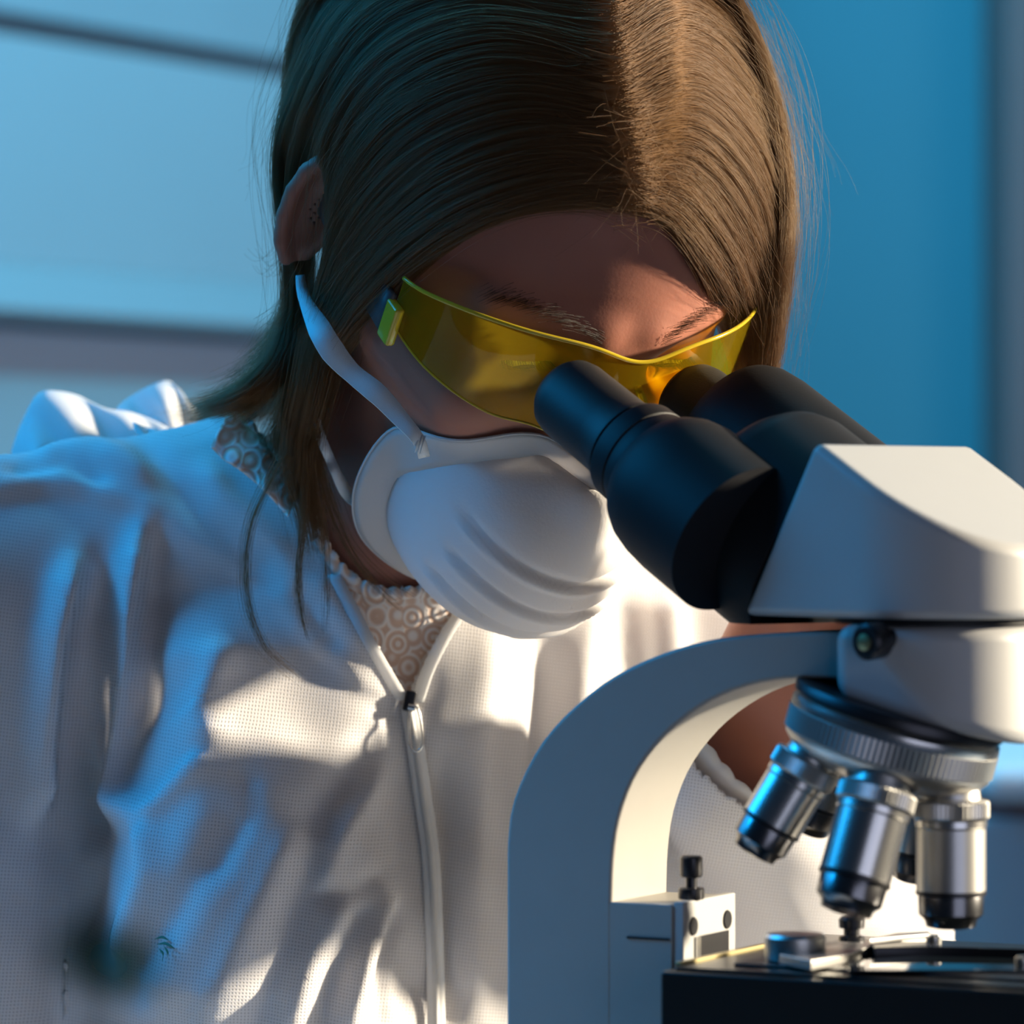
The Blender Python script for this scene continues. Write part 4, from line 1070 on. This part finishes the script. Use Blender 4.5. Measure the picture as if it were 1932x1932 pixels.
def clear_ear(A):
    """drop strands that would hang in front of the near ear"""
    x, y = proj(A); bad = ((np.abs(x - 574) / 37) ** 4 + (np.abs(y - 412) / 104) ** 4 < 1) & (A[..., 1] < EW[1] + .012)
    first = np.where(bad.any(1), bad.argmax(1), A.shape[1]); A = A[first > 3].copy(); first = first[first > 3]
    for i in np.nonzero(first < A.shape[1])[0]:                    # end those strands at the ear
        k = max(first[i] - 1, 1); t = np.linspace(0, k, A.shape[1]); lo_i = np.minimum(t.astype(int), k - 1)
        A[i] = A[i, lo_i] * (1 - (t - lo_i))[:, None] + A[i, lo_i + 1] * (t - lo_i)[:, None]
    return A
for Gs, n in ((LG[:5], 13000), (LG[4:6], 5000), (LG[5:], 4000), (RG, 13000), (RG[:4], 7000), (BG, 8000)):
    strands.append(clear_ear(HW_(clump(Gs, n))))
# frizz along the parting and flyaways round the outline
def flyaway(Gs, n, amp, lift):
    c = clump(Gs, n, .5, 1.0, wild=.3); t = np.linspace(0, 1, NP)[None, :, None]
    q = HLOC(HW_(c)); ctr = np.array([0, -1, 3.]); o_ = q - ctr; o_ /= np.linalg.norm(o_, axis=-1, keepdims=True)
    a = rng.uniform(.1, 1, (n, 1, 1)) ** 2 * lift
    return HW_(q + o_ * a * np.sin(t * math.pi) + amp * np.sin(rng.uniform(0, 6.3, (n, 1, 3)) + rng.uniform(4, 14, (n, 1, 3)) * t) * t)
fly = [flyaway(LG, 260, .25, 1.2), flyaway(RG, 300, .25, 1.4), flyaway(BG, 160, .3, 1.5)]
def short_hairs(n):
    s = rng.uniform(0, 3.2, n); roots = lerp_rows(LG, s)[:, 0] + rng.normal(size=(n, 3)) * .18
    ctr = np.array([0, -1, 3.]); o_ = roots - ctr; o_ /= np.linalg.norm(o_, axis=1, keepdims=True)
    dirn = rng.normal(size=(n, 3)) * .8 + o_ * .7 + np.array([0, .3, -.5]); dirn /= np.linalg.norm(dirn, axis=1, keepdims=True)
    L2 = rng.uniform(.5, 2.2, (n, 1, 1)); t = np.linspace(0, 1, NP)[None, :, None]
    bend = rng.normal(size=(n, 1, 3)) * .5
    return HW_(roots[:, None] + dirn[:, None] * L2 * t + bend * L2 * t ** 2)
fly.append(short_hairs(170))
def world_lock(px, n, spread0, spread1, jitter=.0008, cut_lo=.75):
    """a hanging lock: picture points with depth, world space"""
    c = catmull([P(*p) for p in px], NP); t = np.linspace(0, 1, NP)[None, :, None]
    o_ = rng.normal(size=(n, 1, 3)); k = spread0 + (spread1 - spread0) * t
    q = c[None] + o_ * k + jitter * np.sin(rng.uniform(0, 6.3, (n, 1, 3)) + rng.uniform(2, 7, (n, 1, 3)) * t) * t
    return resample_tail(q, rng.uniform(cut_lo, 1, n))
locks = [
    world_lock([(612, 640, .015), (592, 730, .020), (575, 800, .035), (570, 880, .045), (585, 960, .050), (600, 1040, .052)], 900, .0040, .0030),
    world_lock([(600, 640, .03), (560, 700, .06), (500, 745, .10), (430, 775, .135), (340, 785, .165)], 1300, .0045, .0038),
    world_lock([(590, 700, .035), (560, 770, .06), (530, 830, .075), (515, 870, .082)], 900, .0040, .0040),
    world_lock([(560, 820, .040), (512, 900, .044), (475, 980, .043), (462, 1060, .040), (468, 1150, .036), (500, 1225, .034), (560, 1278, .034)], 46, .0010, .0012),
    world_lock([(572, 800, .035), (576, 900, .040), (570, 1000, .042), (562, 1090, .042), (568, 1160, .040), (582, 1210, .038)], 60, .0012, .0007),
    world_lock([(592, 820, .035), (604, 930, .042), (614, 1030, .046), (618, 1120, .044), (614, 1200, .040)], 26, .0010, .0005),
    world_lock([(600, 860, .038), (625, 960, .046), (660, 1040, .050), (705, 1100, .053), (760, 1150, .052)], 46, .0010, .0008),
    world_lock([(620, 900, .042), (660, 1010, .050), (720, 1080, .054), (790, 1130, .050)], 10, .0012, .0010),
    world_lock([(555, 430, .03), (530, 480, .05), (505, 500, .06), (480, 470, .07)], 12, .0015, .004),
    world_lock([(565, 560, .03), (545, 590, .03), (530, 610, .03), (500, 640, .03)], 24, .0015, .0040),
]
loose_r = [world_lock([(1440, 60, .05), (1480, 170, .05), (1500, 260, .05), (1530, 340, .05), (1545, 400, .05)], 26, .004, .006, .004),
           world_lock([(1470, 300, .05), (1490, 420, .05), (1480, 540, .05), (1500, 600, .05)], 30, .003, .005, .004),
           world_lock([(560, 150, .06), (520, 260, .06), (500, 330, .06), (480, 360, .06)], 22, .004, .005, .004)]
def hair_object(name, arrs, rad0, rad1, parent, m):
    A = np.concatenate(arrs); n, k, _ = A.shape
    cu_ = bpy.data.hair_curves.new(name); cu_.add_curves([k] * n)
    co = (A + np.array([0, 0, H]) - np.array(origin_of(parent))).astype(np.float32)
    cu_.attributes['position'].data.foreach_set('vector', co.reshape(-1))
    r = cu_.attributes.get('radius') or cu_.attributes.new('radius', 'FLOAT', 'POINT')
    r.data.foreach_set('value', np.tile(np.linspace(rad0, rad1, k), n).astype(np.float32))
    cu_.materials.append(m); o = bpy.data.objects.new(name, cu_); COL.objects.link(o); o.parent = parent
    return tag(o, kind='stuff')
tag(hair_object('hair', strands + locks, .000065, .00004, person, hairm), 'long brown hair parted in the middle, golden on the lit side')
tag(hair_object('flyaway_hair', fly + loose_r, .00005, .00002, person, hairm), 'fine loose hairs along the parting and outline')
# dark scalp under the strands
Sg = Grid(*[np.arange(HO[k] - .14, HO[k] + .14, .003) for k in range(3)])
sl, g_ = Sg.region(HO - .139, HO + .139); gl2 = HLOC(g_).astype(np.float32); Sg.v[sl] = (scalp(gl2) + .08) / 100
V, F = Sg.mesh(); V = relax(V, F, 2); c_ = HLOC(V[F].mean(1))
# hairline: keep the cap behind the outermost guides of both sides
hl = np.concatenate([LG[0][::-1], RG[0]]); 
dd = ((c_[:, None, :] - hl[None]) ** 2).sum(-1); near_ = hl[dd.argmin(1)]; ctr = np.array([0, -2, 3.])
out_ = (c_[:, 1] > near_[:, 1] - 1.3) & (c_[:, 2] < near_[:, 2] + 1.2) & (c_[:, 1] > 0)
ear_zone = (np.hypot(c_[:, 1] + 1.9, (c_[:, 2] + .4) * .8) < 3.0) & (np.abs(c_[:, 0]) > 5)
low_ = c_[:, 2] < -4.5
V, F, _ = prune(V, F, ~(out_ | low_ | (ear_zone & (c_[:, 1] < -.8))))
sm_ = mat('scalp_brown', (.022, .012, .007), .7); grain(sm_, 500, .3, .0005, .2)
mk('hair_base', V, F, sm_, person)
# eyebrows and lashes
br = []
for s in (-1, 1):
    n = 260; u = rng.uniform(0, 1, n); x_ = s * (1.2 + 4.1 * u); z_ = 1.75 + .75 * np.sin(u * 2.1) + rng.normal(size=n) * .16
    o_ = np.stack([x_, 8.95 - .33 * ((np.abs(x_) - 1) / 2) ** 2, z_], 1)
    for _ in range(4):
        dsd = face(o_.astype(np.float32)); o_[:, 1] -= dsd * .9
    t = np.linspace(0, 1, 6)[None, :, None]; d_v = np.stack([s * np.full(n, .6), np.full(n, .12), .35 - .6 * u], 1)
    br.append(HW_(o_[:, None] + np.array([0, .06, 0]) + d_v[:, None] * t * rng.uniform(.5, 1.1, (n, 1, 1))))
    e = EYE[0 if s < 0 else 1]; n = 70; th_ = rng.uniform(-.95, .95, n)
    o2 = e + np.stack([1.35 * np.sin(th_), 1.30 * np.cos(th_), np.full(n, -.02) - .28 * np.sin(th_) ** 2], 1)
    br.append(HW_(o2[:, None] + np.stack([.25 * np.sin(th_), np.full(n, .65), np.full(n, -.30)], 1)[:, None] * t + np.array([0, 0, .25]) * t ** 2))
bm_ = hairm.copy(); bm_.name = 'brow_hair'
for n in bm_.node_tree.nodes:
    if n.type == 'BSDF_HAIR_PRINCIPLED': n.inputs['Color'].default_value = (.006, .0035, .002, 1)
    if n.type == 'BSDF_PRINCIPLED': n.inputs['Base Color'].default_value = (.010, .006, .004, 1)
tag(hair_object('eyebrows_and_lashes', br, .00007, .00003, person, bm_), 'dark brown eyebrows and lashes')
